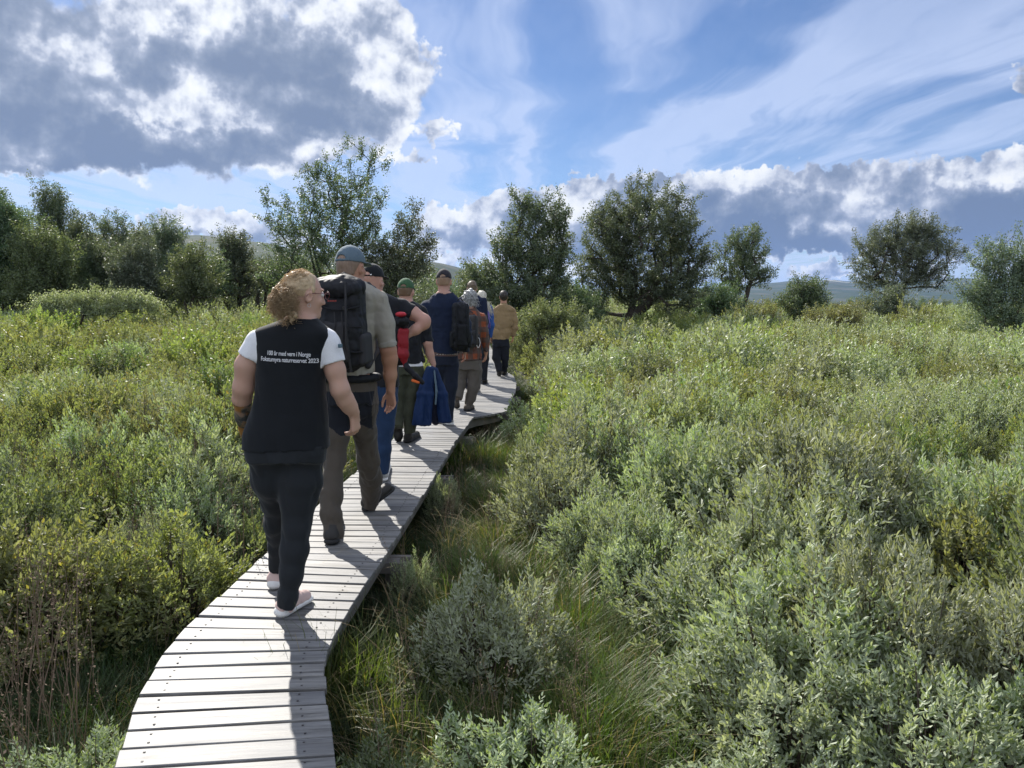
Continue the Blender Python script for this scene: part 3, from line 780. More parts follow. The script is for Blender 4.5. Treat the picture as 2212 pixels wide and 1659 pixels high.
# ------------------------------------------------------------------ trees
def grow(base, lobes, n, seed, stems=1, r0=.09, step=.45, fork=.9):
    """attraction points inside the crown lobes, each joined to the nearest wood already grown"""
    g = np.random.default_rng(seed); base = np.array(base, float)
    vol = np.array([l[3] * l[4] * l[5] for l in lobes]); cnt_ = np.maximum(4, (n * vol / vol.sum()).astype(int))
    A = []
    for (cx, cy, cz, rx, ry, rz), k in zip(lobes, cnt_):
        p = unit(g.normal(size=(k, 3))) * (g.uniform(0, 1, (k, 1)) ** .42)
        A.append(p * [rx, ry, rz] + [cx, cy, cz])
    A = np.concatenate(A); A = A[A[:, 2] > base[2] + .25]
    nodes = [base]; par = [-1]
    top = A[:, 2].max()
    cen = np.average([[l[0], l[1], l[2]] for l in lobes], axis=0, weights=vol)
    for s in range(stems):
        a = g.uniform(0, 6.28); last = 0
        tgt = cen + np.array([math.cos(a), math.sin(a), 0]) * (0 if stems == 1 else .45 * max(l[3] for l in lobes)); 
        st0 = base + np.array([math.cos(a), math.sin(a), 0]) * (.0 if stems == 1 else .12)
        m_ = 5
        for k in range(1, m_ + 1):
            t = k / m_ * .8
            p = st0 * (1 - t) + tgt * t + np.array([0, 0, 1]) * math.sin(t * 3.14) * .12 + g.normal(size=3) * .06
            nodes.append(p); par.append(last); last = len(nodes) - 1
    order = np.argsort(np.linalg.norm(A - base, axis=1) + g.normal(size=len(A)) * .25)
    tips = []
    for i in order:
        a = A[i]; N_ = np.array(nodes)
        d = np.linalg.norm(N_ - a, axis=1) + np.maximum(0, N_[:, 2] - a[2]) * fork * 1.6
        d[0] += .6
        j = int(np.argmin(d)); L = np.linalg.norm(nodes[j] - a); k = max(1, int(L / step)); last = j
        for q in range(1, k + 1):
            t = q / k; p = nodes[j] * (1 - t) + a * t + (g.normal(size=3) * .05 if q < k else 0) + np.array([0, 0, -.06 * math.sin(t * 3.14) * L])
            nodes.append(p); par.append(last); last = len(nodes) - 1
        tips.append(last)
    nodes = np.array(nodes); w = np.zeros(len(nodes)); w[tips] += 1
    for i in range(len(nodes) - 1, 0, -1): w[par[i]] += max(w[i], .5)
    rad = np.clip(r0 * np.sqrt(w / w[0]) * 1.0, .006, None); rad[0] = r0 * 1.25
    mb = MB()
    for i in range(1, len(nodes)):
        p = par[i]
        mb.tube([nodes[p], nodes[i]], [min(rad[p], rad[i] * 1.6), rad[i]], 5 if rad[i] > .02 else 3)
    return nodes, par, np.array(tips), mb
def tree(name, label, u, Y, lobes, kind='tree', n=150, per=70, leaf=.075, sig=.17, stems=1, r0=.09, seed=1, group='birch trees behind the scrub', vbase=None, deep=.85, up=0.0, cat='tree', hue=None):
    s = Y / FV; x0 = (u - 1106) * s / math.cos(PITCH)
    z0 = ground_z(x0, Y) if vbase is None else P(u, vbase, Y).z
    g = np.random.default_rng(seed)
    lb = []
    for (lu, lv, ru, rv) in lobes:
        c = P(lu, lv, Y); k = deep * min(ru, 1.5 * rv) * s
        lb.append((c.x - x0, g.normal() * .15 * k, c.z - z0, ru * s, k, rv * s))
    nodes, par, tips, mb = grow((0, 0, -.1), lb, n, seed, stems, r0)
    root = empty(name, (x0, Y, z0)); tag(root, label, cat, group)
    T = nodes[tips]; pr = nodes[[par[i] for i in tips]]
    leaf = leaf * .82; per = int(per * 2.0)
    m_ = len(T) * per
    # leaves sit along sprays that follow the twig and turn up towards the light
    od = unit(unit(T - pr) * .7 + unit(T - T.mean(0)) * .5 + np.array([0, 0, .55 + up]) + g.normal(size=T.shape) * .35)
    ln = sig * g.uniform(1.6, 3.4, len(T))
    for i in range(len(T)): mb.tube([T[i] - od[i] * ln[i] * .4, T[i] + od[i] * ln[i] * .9], [.007, .002], 3)
    link('trunk', mb.build('trunk', BARK, True), root)
    sub_ = g.integers(0, 4, m_); jit = unit(g.normal(size=(len(T), 4, 3)))            # each spray carries a few side shoots
    ii = np.repeat(np.arange(len(T)), per); t = g.uniform(-.55, 1.0, m_) 
    side_ = jit[ii, sub_] * (np.abs(g.uniform(0, 1, m_)) * sig[...] if False else (g.uniform(0, 1, m_) * sig * 1.15))[:, None]
    c = T[ii] + od[ii] * (t * ln[ii])[:, None]
    pos = c + side_ * (1.1 - .6 * np.clip(t, 0, 1))[:, None] + g.normal(size=(m_, 3)) * .045
    dr = unit(od[ii] * .35 + unit(side_ + 1e-6) * .5 + g.normal(size=(m_, 3)) * .55 + np.array([0, 0, -.30]))
    V, F = leaves(pos, dr, g.normal(size=(m_, 3)), leaf * g.uniform(.6, 1.2, m_), leaf * .62 * g.uniform(.6, 1.1, m_), simple_=True)
    link('crown', mesh('crown', V, F, mats=[LM[kind]]), root)
    return root
tree('birch_tree', 'tallest open multi-stemmed birch with sky showing through, behind the blue-grey cap', 745, 24,
     [(740, 345, 26, 48), (700, 370, 30, 55), (665, 400, 34, 55), (790, 370, 30, 60), (822, 345, 16, 45), (740, 440, 95, 60), (620, 440, 26, 34), (580, 435, 18, 26), (610, 500, 44, 50), (690, 530, 90, 70), (780, 520, 60, 70), (610, 590, 50, 45), (720, 600, 110, 40)],
     n=400, per=44, leaf=.085, sig=.12, stems=7, r0=.10, seed=11, up=.15)
tree('birch_tree', 'thin dark birch leaning away to the right of the tall open birch', 815, 23.2,
     [(893, 455, 16, 34), (872, 500, 34, 34), (905, 520, 28, 34), (930, 540, 17, 36), (850, 560, 60, 46), (900, 580, 36, 30), (830, 610, 60, 35)],
     n=210, per=50, leaf=.08, sig=.12, stems=4, r0=.07, seed=12, up=.1)
tree('birch_tree', 'dark birch with a ragged double top standing over the far end of the boardwalk', 1145, 23,
     [(1115, 440, 24, 32), (1190, 465, 34, 38), (1150, 480, 42, 50), (1205, 520, 30, 50), (1110, 540, 50, 50), (1170, 570, 60, 60), (1060, 595, 50, 34), (1025, 600, 24, 26), (1130, 640, 80, 50), (1200, 610, 34, 50)],
     n=360, per=75, leaf=.085, sig=.15, stems=3, r0=.12, seed=13)
tree('downy_birch', 'largest broad round tree with a thick short dark trunk in the middle of the scrub', 1347, 28,
     [(1380, 425, 42, 36), (1330, 470, 58, 42), (1440, 465, 64, 44), (1370, 500, 105, 60), (1300, 560, 55, 70), (1470, 540, 66, 70), (1390, 590, 140, 60), (1500, 600, 38, 50), (1280, 640, 48, 46), (1440, 640, 90, 40), (1350, 630, 70, 30)],
     n=560, per=85, leaf=.09, sig=.18, stems=1, r0=.22, seed=14, vbase=738)
tree('small_birch', 'small round birch with several bare stems showing under its crown, beside the largest tree', 1592, 36,
     [(1605, 520, 36, 30), (1580, 550, 36, 36), (1630, 545, 36, 38), (1605, 585, 62, 36), (1580, 610, 36, 26), (1645, 595, 22, 26)],
     n=190, per=55, leaf=.10, sig=.17, stems=5, r0=.13, seed=15, vbase=680)
tree('lone_tree', 'dome-shaped tree leaning to one side on the far flat bog', 1915, 44,
     [(1960, 500, 60, 34), (2010, 510, 44, 34), (1900, 530, 50, 36), (1960, 555, 95, 44), (1870, 585, 34, 34), (2045, 550, 30, 26), (1930, 605, 72, 34), (2000, 600, 50, 30)],
     'treeg', n=430, per=62, leaf=.115, sig=.24, stems=4, r0=.17, seed=16, vbase=672, up=.1)
tree('grey_willow_tree', 'grey-green willow tree cut by the right edge of the photo', 2165, 22,
     [(2135, 575, 38, 50), (2190, 555, 44, 46), (2120, 640, 46, 50), (2180, 640, 60, 60), (2250, 600, 60, 70), (2150, 700, 60, 34), (2250, 700, 60, 50)],
     'treeg', n=330, per=70, leaf=.075, sig=.17, stems=6, r0=.07, seed=17, up=.35)
tree('young_birch', 'young pale green birch on its own in front of the blue mountains', 1733, 30,
     [(1742, 625, 34, 24), (1714, 646, 30, 26), (1756, 652, 34, 26), (1730, 685, 36, 26)], n=140, per=60, leaf=.085, sig=.15, stems=3, r0=.06, seed=18)
tree('pale_bush', 'low pale bushy tree standing under the lone dome-shaped tree', 1905, 33,
     [(1925, 642, 26, 18), (1900, 665, 50, 20), (1950, 668, 34, 18)], 'treeg', n=100, per=60, leaf=.085, sig=.17, stems=4, r0=.05, seed=19)
tree('pale_bush', 'thin brownish bush with a bare stem between the small birch and the young birch', 1660, 30,
     [(1650, 680, 40, 22), (1690, 690, 34, 16)], 'olive', n=60, per=36, leaf=.08, sig=.17, stems=3, r0=.05, seed=20)
tree('pale_bush', 'bush with a dead grey stick in it, nearer than the young birch', 1800, 27,
     [(1790, 690, 48, 18), (1840, 680, 34, 20)], 'olive', n=70, per=40, leaf=.08, sig=.17, stems=3, r0=.05, seed=21)
tree('pale_bush', 'mounded yellow-green bush at the foot of the largest tree', 1440, 25,
     [(1440, 722, 70, 26), (1500, 730, 50, 20), (1390, 735, 40, 18)], 'lime', n=150, per=60, leaf=.07, sig=.15, stems=4, r0=.04, seed=22)
tree('dark_bush', 'dark bush filling the gap between the far boardwalk tree and the largest tree', 1235, 26.5,
     [(1225, 640, 34, 40), (1250, 670, 50, 34), (1200, 680, 50, 30)], n=170, per=70, leaf=.085, sig=.17, stems=4, r0=.06, seed=23)
tree('dark_bush', 'bushy dark understorey tree just right of the largest trunk', 1555, 31,
     [(1545, 640, 34, 34), (1570, 660, 40, 26), (1530, 670, 40, 26)], n=110, per=66, leaf=.09, sig=.17, stems=3, r0=.06, seed=24)
tree('pale_bush', 'green bush hanging over the boardwalk where it disappears', 1155, 19.5,
     [(1170, 690, 34, 28), (1215, 695, 45, 26), (1140, 715, 30, 22)], 'green', n=120, per=60, leaf=.06, sig=.14, stems=4, r0=.04, seed=25)
LEFT = [  # u, Y, lobes, kind, description
 (12, 27, [(-10, 470, 50, 50), (20, 520, 56, 70), (0, 600, 70, 60)], 'tree', 'dark birch cut by the left edge of the photo', 3),
 (118, 30, [(110, 432, 28, 36), (120, 480, 44, 50), (100, 560, 60, 60), (150, 560, 44, 80)], 'tree', 'tallest pointed birch of the wood on the left', 2),
 (95, 26, [(75, 550, 44, 60), (125, 560, 36, 50), (90, 620, 80, 45)], 'tree2', 'lighter green birch in front of the tallest pointed one', 3),
 (185, 29, [(178, 520, 30, 40), (190, 575, 44, 60), (170, 620, 50, 36)], 'tree', 'slim dark birch on the shoulder of the tallest one', 2),
 (245, 31, [(238, 500, 34, 30), (262, 540, 34, 40), (240, 600, 60, 54)], 'tree', 'round-topped green birch in the middle of the left wood', 3),
 (290, 27, [(300, 560, 34, 50), (270, 610, 44, 40), (320, 615, 44, 40)], 'treeg', 'greyish birch with bare lower stems in the left wood', 4),
 (352, 29, [(355, 505, 28, 28), (370, 540, 34, 44), (345, 600, 50, 50)], 'treeg', 'pale crowned birch just left of the hill with the mast', 3),
 (418, 26, [(420, 580, 34, 36), (405, 620, 44, 30), (445, 620, 30, 28)], 'tree2', 'low brownish birch in front of the radio mast hill', 3),
 (485, 31, [(482, 545, 18, 38), (488, 600, 26, 50)], 'tree', 'narrow columnar birch, shorter of the close pair', 1),
 (520, 31.5, [(512, 540, 24, 40), (522, 590, 30, 60)], 'tree', 'narrow columnar birch, taller of the close pair', 1),
 (560, 33, [(552, 600, 24, 34), (575, 610, 24, 34)], 'tree', 'low birch between the columnar pair and the tall open birch', 2),
 (45, 28.5, [(40, 590, 60, 44), (60, 620, 60, 36)], 'tree', 'dark birch low between the edge tree and the lighter green one', 3),
 (150, 27.5, [(150, 600, 54, 44), (170, 625, 50, 30)], 'tree', 'dark low birch filling in under the slim one on the shoulder', 3),
 (215, 28, [(215, 585, 40, 50), (210, 620, 50, 30)], 'tree', 'mid-height dark birch in front of the round-topped green one', 3),
 (322, 30, [(318, 530, 30, 36), (325, 590, 44, 50)], 'tree', 'dark rounded birch between the greyish and the pale crowned ones', 2),
 (388, 28.5, [(385, 590, 34, 44), (380, 620, 44, 30)], 'tree', 'dark birch right under the radio mast', 3),
 (452, 29, [(452, 600, 34, 40), (450, 625, 40, 24)], 'tree', 'low dark birch just before the columnar pair', 3),
 (610, 27, [(600, 600, 44, 36), (640, 610, 50, 34)], 'tree', 'bushy dark birch at the foot of the tall open birch', 3),
]
for i, (u, Y, lb, kd, lab, st) in enumerate(LEFT):
    A_ = sum(a * b for _, _, a, b in lb)
    tree('birch_tree', lab, u, Y, lb, kd, n=int(A_ / 26), per=66, leaf=.088 if kd != 'olive' else .08, sig=.19, stems=st, r0=.10, seed=40 + i, group='birches of the wood on the left', up=.1)
tree('willow_bush', 'broad low silver-grey willow bush in front of the left wood', 205, 22,
     [(220, 648, 50, 12), (150, 658, 60, 13), (285, 655, 50, 13), (100, 664, 40, 12), (200, 668, 110, 14), (320, 664, 40, 12)], 'grey', n=300, per=50, leaf=.06, sig=.13, stems=9, r0=.04, seed=60, group='birches of the wood on the left', cat='shrub')
# far wood: low and shared
def lowtree(seed, w, h):
    g = np.random.default_rng(seed); nodes, par, tips, mb = grow((0, 0, -.1), [(0, 0, h * .65, w, w, h * .35), (0, 0, h * .35, w * 1.1, w * 1.1, h * .25)], 60, seed, 2, .08)
    T = nodes[tips]; m_ = len(T) * 34; c = np.repeat(T, 34, 0); pos = c + g.normal(size=(m_, 3)) * .3
    V, F = leaves(pos, g.normal(size=(m_, 3)), g.normal(size=(m_, 3)), np.full(m_, .2), np.full(m_, .13), simple_=True)
    sv, sf = np.concatenate(mb.v), np.concatenate(mb.f)
    return mesh('low_birch', np.concatenate([V, sv]), np.concatenate([F, sf + len(V)]), mats=[LM['tree'], BARK], midx=np.concatenate([np.zeros(len(F), int), np.ones(len(sf), int)]))
lows = [lowtree(70, 1.3, 4.6), lowtree(71, 1.0, 5.2), lowtree(72, 1.7, 3.6)]
g3 = np.random.default_rng(9); fp = []
for _ in range(900):
    y = g3.uniform(75, 260); x = g3.uniform(-1.15 * y, -.02 * y)
    fp.append((x, y, -.5 + (.8 if y < 120 else 0), g3.uniform(0, 6.28), 0, g3.uniform(.7, 1.25), int(g3.integers(3))))
for _ in range(230):
    y = g3.uniform(31, 60); x = g3.uniform(-1.15 * y, -.10 * y)
    fp.append((x, y, ground_z(x, y), g3.uniform(0, 6.28), 0, g3.uniform(.35, .62), int(g3.integers(3))))
for _ in range(150):
    y = g3.uniform(150, 320); x = g3.uniform(.0 * y, .75 * y)
    fp.append((x, y, -.5, g3.uniform(0, 6.28), 0, g3.uniform(.35, .8), int(g3.integers(3))))
for _ in range(26):
    y = g3.uniform(60, 110); x = g3.uniform(.25 * y, .72 * y)
    fp.append((x, y, -.5, g3.uniform(0, 6.28), 0, g3.uniform(.3, .5), int(g3.integers(3))))
scatter('far_wood', lows, fp, 'distant birch wood along the foot of the hills', 'wood')
# lattice mast on the hill
def mast():
    p = P(443, 534, 900); root = empty('radio_mast', tuple(p)); tag(root, 'small grey lattice radio mast sticking up before the hill on the left', 'mast')
    mb = MB(); H = 12.0
    for a in (-1, 1):
        for b in (-1, 1): mb.tube([(a * .9, b * .9, -8), (a * .45, b * .45, H)], .16, 4)
    for k in range(10):
        z = -6 + k * 1.9; w = .9 - .45 * (z + 8) / 20
        for a, b in (((-w, -w, z), (w, -w, z + 1.9)), ((w, -w, z), (-w, -w, z + 1.9)), ((-w, w, z), (w, w, z + 1.9))): mb.tube([a, b], .09, 4)
    gm = simple('galvanised_steel', (.35, .35, .36), .5, .5)
    link('lattice', mb.build('lattice', gm), root)
    for a, b, r_ in (((-1.9, 0, 5.2), (-1.2, 0, 5.2), 1.1), ((.9, 0, 8), (1.5, 0, 8), .8)):
        m2 = MB(); m2.tube([a, b], [r_, r_ * .85], 12); link('dish', m2.build('dish', gm), root)
mast()
# the air: thin blue haze over everything up to the hills
def haze():
    m, nt, out = mat('haze_air')
    v = nt.new('ShaderNodeVolumePrincipled'); v.inputs['Color'].default_value = (.26, .47, .95, 1); v.inputs['Density'].default_value = 3.4e-5; v.inputs['Anisotropy'].default_value = .2
    nt.l.new(v.outputs[0], out.inputs['Volume'])
    o = link('haze', mesh('haze', np.array([[i, j, k] for i in (-20000, 20000) for j in (-2000, 20000) for k in (-8, 420)]), BOXF, mats=[m]))
    tag(o, kind='stuff')
haze()
# ------------------------------------------------------------------ people: each garment and body is one blended surface
def vnoise(X, Y, Z, seed):
    g = np.random.default_rng(seed); Lt = g.uniform(-1, 1, (32, 32, 32)).astype(np.float32)
    def sp(a): i = np.floor(a).astype(int); f = a - i; return i % 32, (i + 1) % 32, f * f * (3 - 2 * f)
    x0, x1, fx = sp(X); y0, y1, fy = sp(Y); z0, z1, fz = sp(Z)
    def L_(a, b, c): return Lt[a, b, c]
    c00 = L_(x0, y0, z0) * (1 - fx) + L_(x1, y0, z0) * fx; c10 = L_(x0, y1, z0) * (1 - fx) + L_(x1, y1, z0) * fx
    c01 = L_(x0, y0, z1) * (1 - fx) + L_(x1, y0, z1) * fx; c11 = L_(x0, y1, z1) * (1 - fx) + L_(x1, y1, z1) * fx
    return (c00 * (1 - fy) + c10 * fy) * (1 - fz) + (c01 * (1 - fy) + c11 * fy) * fz
class Sdf:
    def __init__(s, lo, hi, h):
        s.lo = np.array(lo, float); s.h = h; s.n = np.maximum(4, np.ceil((np.array(hi) - lo) / h).astype(int) + 1)
        s.F = np.full(s.n, .2, np.float32)
        s.ax = [(s.lo[i] + np.arange(s.n[i]) * h).astype(np.float32) for i in range(3)]
    def reg(s, lo, hi, pad):
        a = np.clip(np.floor((np.array(lo) - pad - s.lo) / s.h).astype(int), 0, s.n); b = np.clip(np.ceil((np.array(hi) + pad - s.lo) / s.h).astype(int) + 1, 0, s.n)
        if np.any(b <= a): return None
        sl = tuple(slice(x, y) for x, y in zip(a, b))
        return sl, s.ax[0][sl[0]][:, None, None], s.ax[1][sl[1]][None, :, None], s.ax[2][sl[2]][None, None, :]
    def put(s, r, d, k, sub=False):
        sl = r[0]; F = s.F[sl]
        if sub:
            s.F[sl] = np.maximum(F, -d) if k <= 0 else -s.smin(-F, d, k)
        else: s.F[sl] = s.smin(F, d, k)
    @staticmethod
    def smin(a, b, k):
        if k <= 0: return np.minimum(a, b)
        h_ = np.maximum(k - np.abs(a - b), 0) / k
        return np.minimum(a, b) - h_ * h_ * k * .25
    def cone(s, a, b, ra, rb, k=.02, flat=None, sq=None, sub=False, cut0=None):
        """tapered limb; flat: cut square at b; sq=(axis, factor): flattened along axis"""
        a = np.array(a, float); b = np.array(b, float); m_ = max(ra, rb) * (1.0 if sq is None else max(1, sq[1]))
        r = s.reg(np.minimum(a, b) - m_, np.maximum(a, b) + m_, k + .03)
        if r is None: return
        _, X, Y, Z = r; ba = b - a; L2 = max(1e-9, ba @ ba); dx, dy, dz = X - a[0], Y - a[1], Z - a[2]
        t0 = (dx * ba[0] + dy * ba[1] + dz * ba[2]) / L2; t = np.clip(t0, 0, 1)
        qx, qy, qz = dx - t * ba[0], dy - t * ba[1], dz - t * ba[2]
        if sq is not None:
            n = np.array(sq[0], float); n /= np.linalg.norm(n); w = (qx * n[0] + qy * n[1] + qz * n[2]) * (1 / sq[1] - 1)
            qx, qy, qz = qx + w * n[0], qy + w * n[1], qz + w * n[2]
        d = np.sqrt(qx * qx + qy * qy + qz * qz) - (ra + t * (rb - ra))
        L = math.sqrt(L2)
        if flat: d = np.maximum(d, (t0 - 1) * L)
        if cut0: d = np.maximum(d, -t0 * L)
        s.put(r, d.astype(np.float32), k, sub)
    def ell(s, c, rad, M=None, k=.02, sub=False, cut=None):
        """ellipsoid; M rows are its axes; cut=(point, normal): keep the side the normal points away from"""
        c = np.array(c, float); m_ = max(rad)
        r = s.reg(c - m_, c + m_, k + .03)
        if r is None: return
        _, X, Y, Z = r; dx, dy, dz = X - c[0], Y - c[1], Z - c[2]
        if M is None: M = np.eye(3)
        M = np.array([list(v) for v in M]); q = [(dx * M[i][0] + dy * M[i][1] + dz * M[i][2]) / rad[i] for i in range(3)]
        l = np.sqrt(q[0] ** 2 + q[1] ** 2 + q[2] ** 2); g_ = np.sqrt((q[0] / rad[0]) ** 2 + (q[1] / rad[1]) ** 2 + (q[2] / rad[2]) ** 2) + 1e-6
        d = l * (l - 1) / g_
        if cut is not None:
            p, n = cut; d = np.maximum(d, (X - p[0]) * n[0] + (Y - p[1]) * n[1] + (Z - p[2]) * n[2])
        s.put(r, d.astype(np.float32), k, sub)
    def box(s, c, half, M=None, rnd=.02, k=.01, sub=False):
        c = np.array(c, float); m_ = np.linalg.norm(half)
        r = s.reg(c - m_, c + m_, k)
        if r is None: return
        _, X, Y, Z = r; dx, dy, dz = X - c[0], Y - c[1], Z - c[2]
        if M is None: M = np.eye(3)
        M = np.array([list(v) for v in M]); q = [np.abs(dx * M[i][0] + dy * M[i][1] + dz * M[i][2]) - half[i] + rnd for i in range(3)]
        d = np.sqrt(sum(np.maximum(a, 0) ** 2 for a in q)) + np.minimum(np.maximum(np.maximum(q[0], q[1]), q[2]), 0) - rnd
        s.put(r, d.astype(np.float32), k, sub)
    def rings(s, R_, k=.02, grow=0.0, ex=2.35, shear=0, sub=False):
        """rings: rows (z, cx, cy, half width, half depth, yaw) stacked up the trunk"""
        R_ = np.array(sorted(R_)); z = R_[:, 0]
        lo = [(R_[:, 1] - R_[:, 3]).min() - .08, (R_[:, 2] - R_[:, 4]).min() - .14, z[0]]; hi = [(R_[:, 1] + R_[:, 3]).max() + .08, (R_[:, 2] + R_[:, 4]).max() + .14, z[-1]]
        r = s.reg(lo, hi, k + .01)
        if r is None: return
        _, X, Y, Z = r; zz = Z.ravel()
        zs = np.linspace(z[0], z[-1], 120); sm = lambda a: np.convolve(np.pad(np.interp(zs, z, a), 4, mode='edge'), np.ones(9) / 9, 'valid')
        cx, cy, a, b, yw = [np.interp(zz, zs, sm(R_[:, i]))[None, None, :] for i in range(1, 6)]
        a = a + grow; b = b + grow
        dx, dy = X - cx, Y - cy; c_, s_ = np.cos(yw), np.sin(yw); x2, y2 = dx * c_ - dy * s_, dx * s_ + dy * c_
        l = (np.abs(x2 / a) ** ex + np.abs(y2 / b) ** ex) ** (1 / ex)
        d = (l - 1) * np.minimum(a, b)
        if not sub: d = np.maximum(d, np.maximum(z[0] - Z, Z - z[-1]))
        s.put(r, d.astype(np.float32), k, sub)
    def wrinkle(s, amp, sc, seed=0, dirs=(1.2, 1.2, .9), octv=3):
        for o in range(octv):
            q = [s.ax[i] * sc * dirs[i] * 2 ** o for i in range(3)]
            X, Y, Z = q[0][:, None, None], q[1][None, :, None], q[2][None, None, :]
            # only near the surface
            idx = np.nonzero(np.abs(s.F) < .03)
            n = vnoise(q[0][idx[0]] + q[2][idx[2]] * .35, q[1][idx[1]] + q[0][idx[0]] * .2, q[2][idx[2]], seed + o)
            s.F[idx] += (amp / 1.8 ** o * (1 - np.abs(n) * 2)).astype(np.float32)
    def mesh(s, name, mats, midx=None, org=(0, 0, 0), smooth=True):
        F = s.F; F[0] = F[-1] = .1; F[:, 0] = F[:, -1] = .1; F[:, :, 0] = F[:, :, -1] = .1
        S = F < 0
        c = [S[i:S.shape[0] - 1 + i, j:S.shape[1] - 1 + j, k:S.shape[2] - 1 + k] for i in (0, 1) for j in (0, 1) for k in (0, 1)]
        al = np.logical_and.reduce(c); an = np.logical_or.reduce(c); cell = an & ~al
        ix = np.stack(np.nonzero(cell), 1); m_ = len(ix)
        cid = np.full(cell.shape, -1, np.int64); cid[cell] = np.arange(m_)
        cor = np.array([[i, j, k] for i in (0, 1) for j in (0, 1) for k in (0, 1)])
        val = np.stack([F[ix[:, 0] + o[0], ix[:, 1] + o[1], ix[:, 2] + o[2]] for o in cor], 1)
        acc = np.zeros((m_, 3)); w = np.zeros(m_)
        for p in range(8):
            for ax_ in range(3):
                if cor[p][ax_] == 0:
                    o2 = cor[p].copy(); o2[ax_] = 1; q = int(o2[0] * 4 + o2[1] * 2 + o2[2])
                    cr = (val[:, p] < 0) != (val[:, q] < 0)
                    t = np.where(cr, val[:, p] / (val[:, p] - val[:, q] + 1e-12), 0)
                    pos = cor[p] + np.outer(t, np.eye(3)[ax_]); acc += pos * cr[:, None]; w += cr
        V = (ix + acc / np.maximum(w, 1)[:, None]) * s.h + s.lo - np.array(org)
        Q = []
        for ax_ in range(3):
            sl0 = [slice(1, -1)] * 3; sl0[ax_] = slice(0, -1); sl1 = list(sl0); sl1[ax_] = slice(1, None)
            a, b = S[tuple(sl0)], S[tuple(sl1)]
            e = np.stack(np.nonzero(a != b), 1); up = a[tuple(e.T)]
            off = np.ones(3, int); off[ax_] = 0; e = e + off
            u_, v_ = [i for i in range(3) if i != ax_]
            def nb(du, dv):
                q = e.copy(); q[:, u_] -= du; q[:, v_] -= dv; return cid[q[:, 0], q[:, 1], q[:, 2]]
            quad = np.stack([nb(1, 1), nb(0, 1), nb(0, 0), nb(1, 0)], 1)
            flip = up if ax_ != 1 else ~up
            quad[~flip] = quad[~flip][:, ::-1]
            Q.append(quad)
        Q = np.concatenate(Q); Q = Q[(Q >= 0).all(1)]
        mi = None
        if midx is not None:
            ctr = V[Q].mean(1) + np.array(org); mi = midx(ctr)
        return mesh(name, V, Q, mats=mats, smooth=smooth, midx=mi)

def cloth(name, col, rough=.85, weave=420, var=.10, plaid=None, sheen=.15):
    m, nt, out = mat(name)
    tc = nt.new('ShaderNodeTexCoord'); p = tc.outputs['Object']
    n = nt.noise(p, 7, 4, .6); f = nt.noise(p, weave, 2, .6)
    if plaid:
        s = nt.new('ShaderNodeSeparateXYZ'); nt.put(s.inputs[0], p)
        per, colb, colc = plaid
        def band(v, k, w): return nt.m('LESS_THAN', nt.m('FRACT', nt.m('MULTIPLY', v, k)), w)
        h1 = band(s.outputs[2], 1 / per, .5); v1 = band(nt.m('ADD', s.outputs[0], nt.m('MULTIPLY', s.outputs[1], .6)), 1 / per, .5)
        c = nt.mix(nt.m('MULTIPLY', nt.m('ADD', h1, v1), .5), col, colb)
        c = nt.mix(nt.m('MULTIPLY', nt.m('MULTIPLY', h1, v1), .85), c, colc)
        base = nt.mix(n, c, c)
    else: base = nt.mix(n, tuple(x * (1 - var) for x in col), tuple(min(1, x * (1 + var)) for x in col))
    base = nt.mix(nt.rng(f, .35, .65, 0, .22), base, tuple(x * .4 for x in col))
    principled(nt, out, base, rough, .25, nt.m('ADD', nt.m('MULTIPLY', n, .6), nt.m('MULTIPLY', f, .25)), .35, .006, Sheen_Weight=sheen, Sheen_Roughness=.4)
    return m
def skinmat(name, col, red=.25):
    m, nt, out = mat(name)
    tc = nt.new('ShaderNodeTexCoord'); p = tc.outputs['Object']
    n = nt.noise(p, 14, 5, .6); f = nt.noise(p, 260, 2, .6)
    c = nt.mix(n, tuple(a * b for a, b in zip(col, (1.0, .86, .82))), tuple(min(1, a * b) for a, b in zip(col, (1.06, 1.05, 1.03))))
    principled(nt, out, c, .52, .4, f, .15, .002, Subsurface_Weight=.12, Subsurface_Radius=(.012, .005, .003), Subsurface_Scale=1.0)
    return m
def hairmat(name, c1, c2, scale=(60, 60, 18), thin=0):
    m, nt, out = mat(name)
    tc = nt.new('ShaderNodeTexCoord'); geo = nt.new('ShaderNodeNewGeometry')
    n = nt.noise(nt.vm('MULTIPLY', tc.outputs['Object'], scale), 1, 4, .7)
    c = nt.mix(nt.m('ADD', nt.m('MULTIPLY', nt.rng(n, .3, .7), .6), nt.m('MULTIPLY', geo.outputs['Random Per Island'], .4)), c1, c2)
    p = principled(nt, out, c, .45, .5, n, .6, .004)
    if thin:      # light comes through fine locks
        t = nt.new('ShaderNodeBsdfTranslucent'); nt.put(t.inputs[0], c2); mx = nt.new('ShaderNodeMixShader'); mx.inputs[0].default_value = thin
        nt.l.new(p.outputs[0], mx.inputs[1]); nt.l.new(t.outputs[0], mx.inputs[2]); nt.l.new(mx.outputs[0], out.inputs[0])
    return m
SKIN = skinmat('skin_fair', (.52, .34, .26)); SKIN2 = skinmat('skin_tanned', (.42, .24, .165)); SKIN3 = skinmat('skin_pink', (.48, .29, .23))
def tattoo_mat():
    m, nt, out = mat('tattooed_skin')
    tc = nt.new('ShaderNodeTexCoord'); p = tc.outputs['Object']; n = nt.noise(p, 22, 4, .6, 1.0); n2 = nt.noise(p, 13, 3, .6)
    c = nt.ramp(n, [(.40, (.045, .05, .05)), (.50, (.12, .11, .09)), (.60, (.30, .20, .14))])
    c = nt.mix(nt.rng(n2, .52, .6, 0, .8), c, (.42, .19, .04))
    principled(nt, out, c, .5, .4); return m
TATTOO = tattoo_mat()
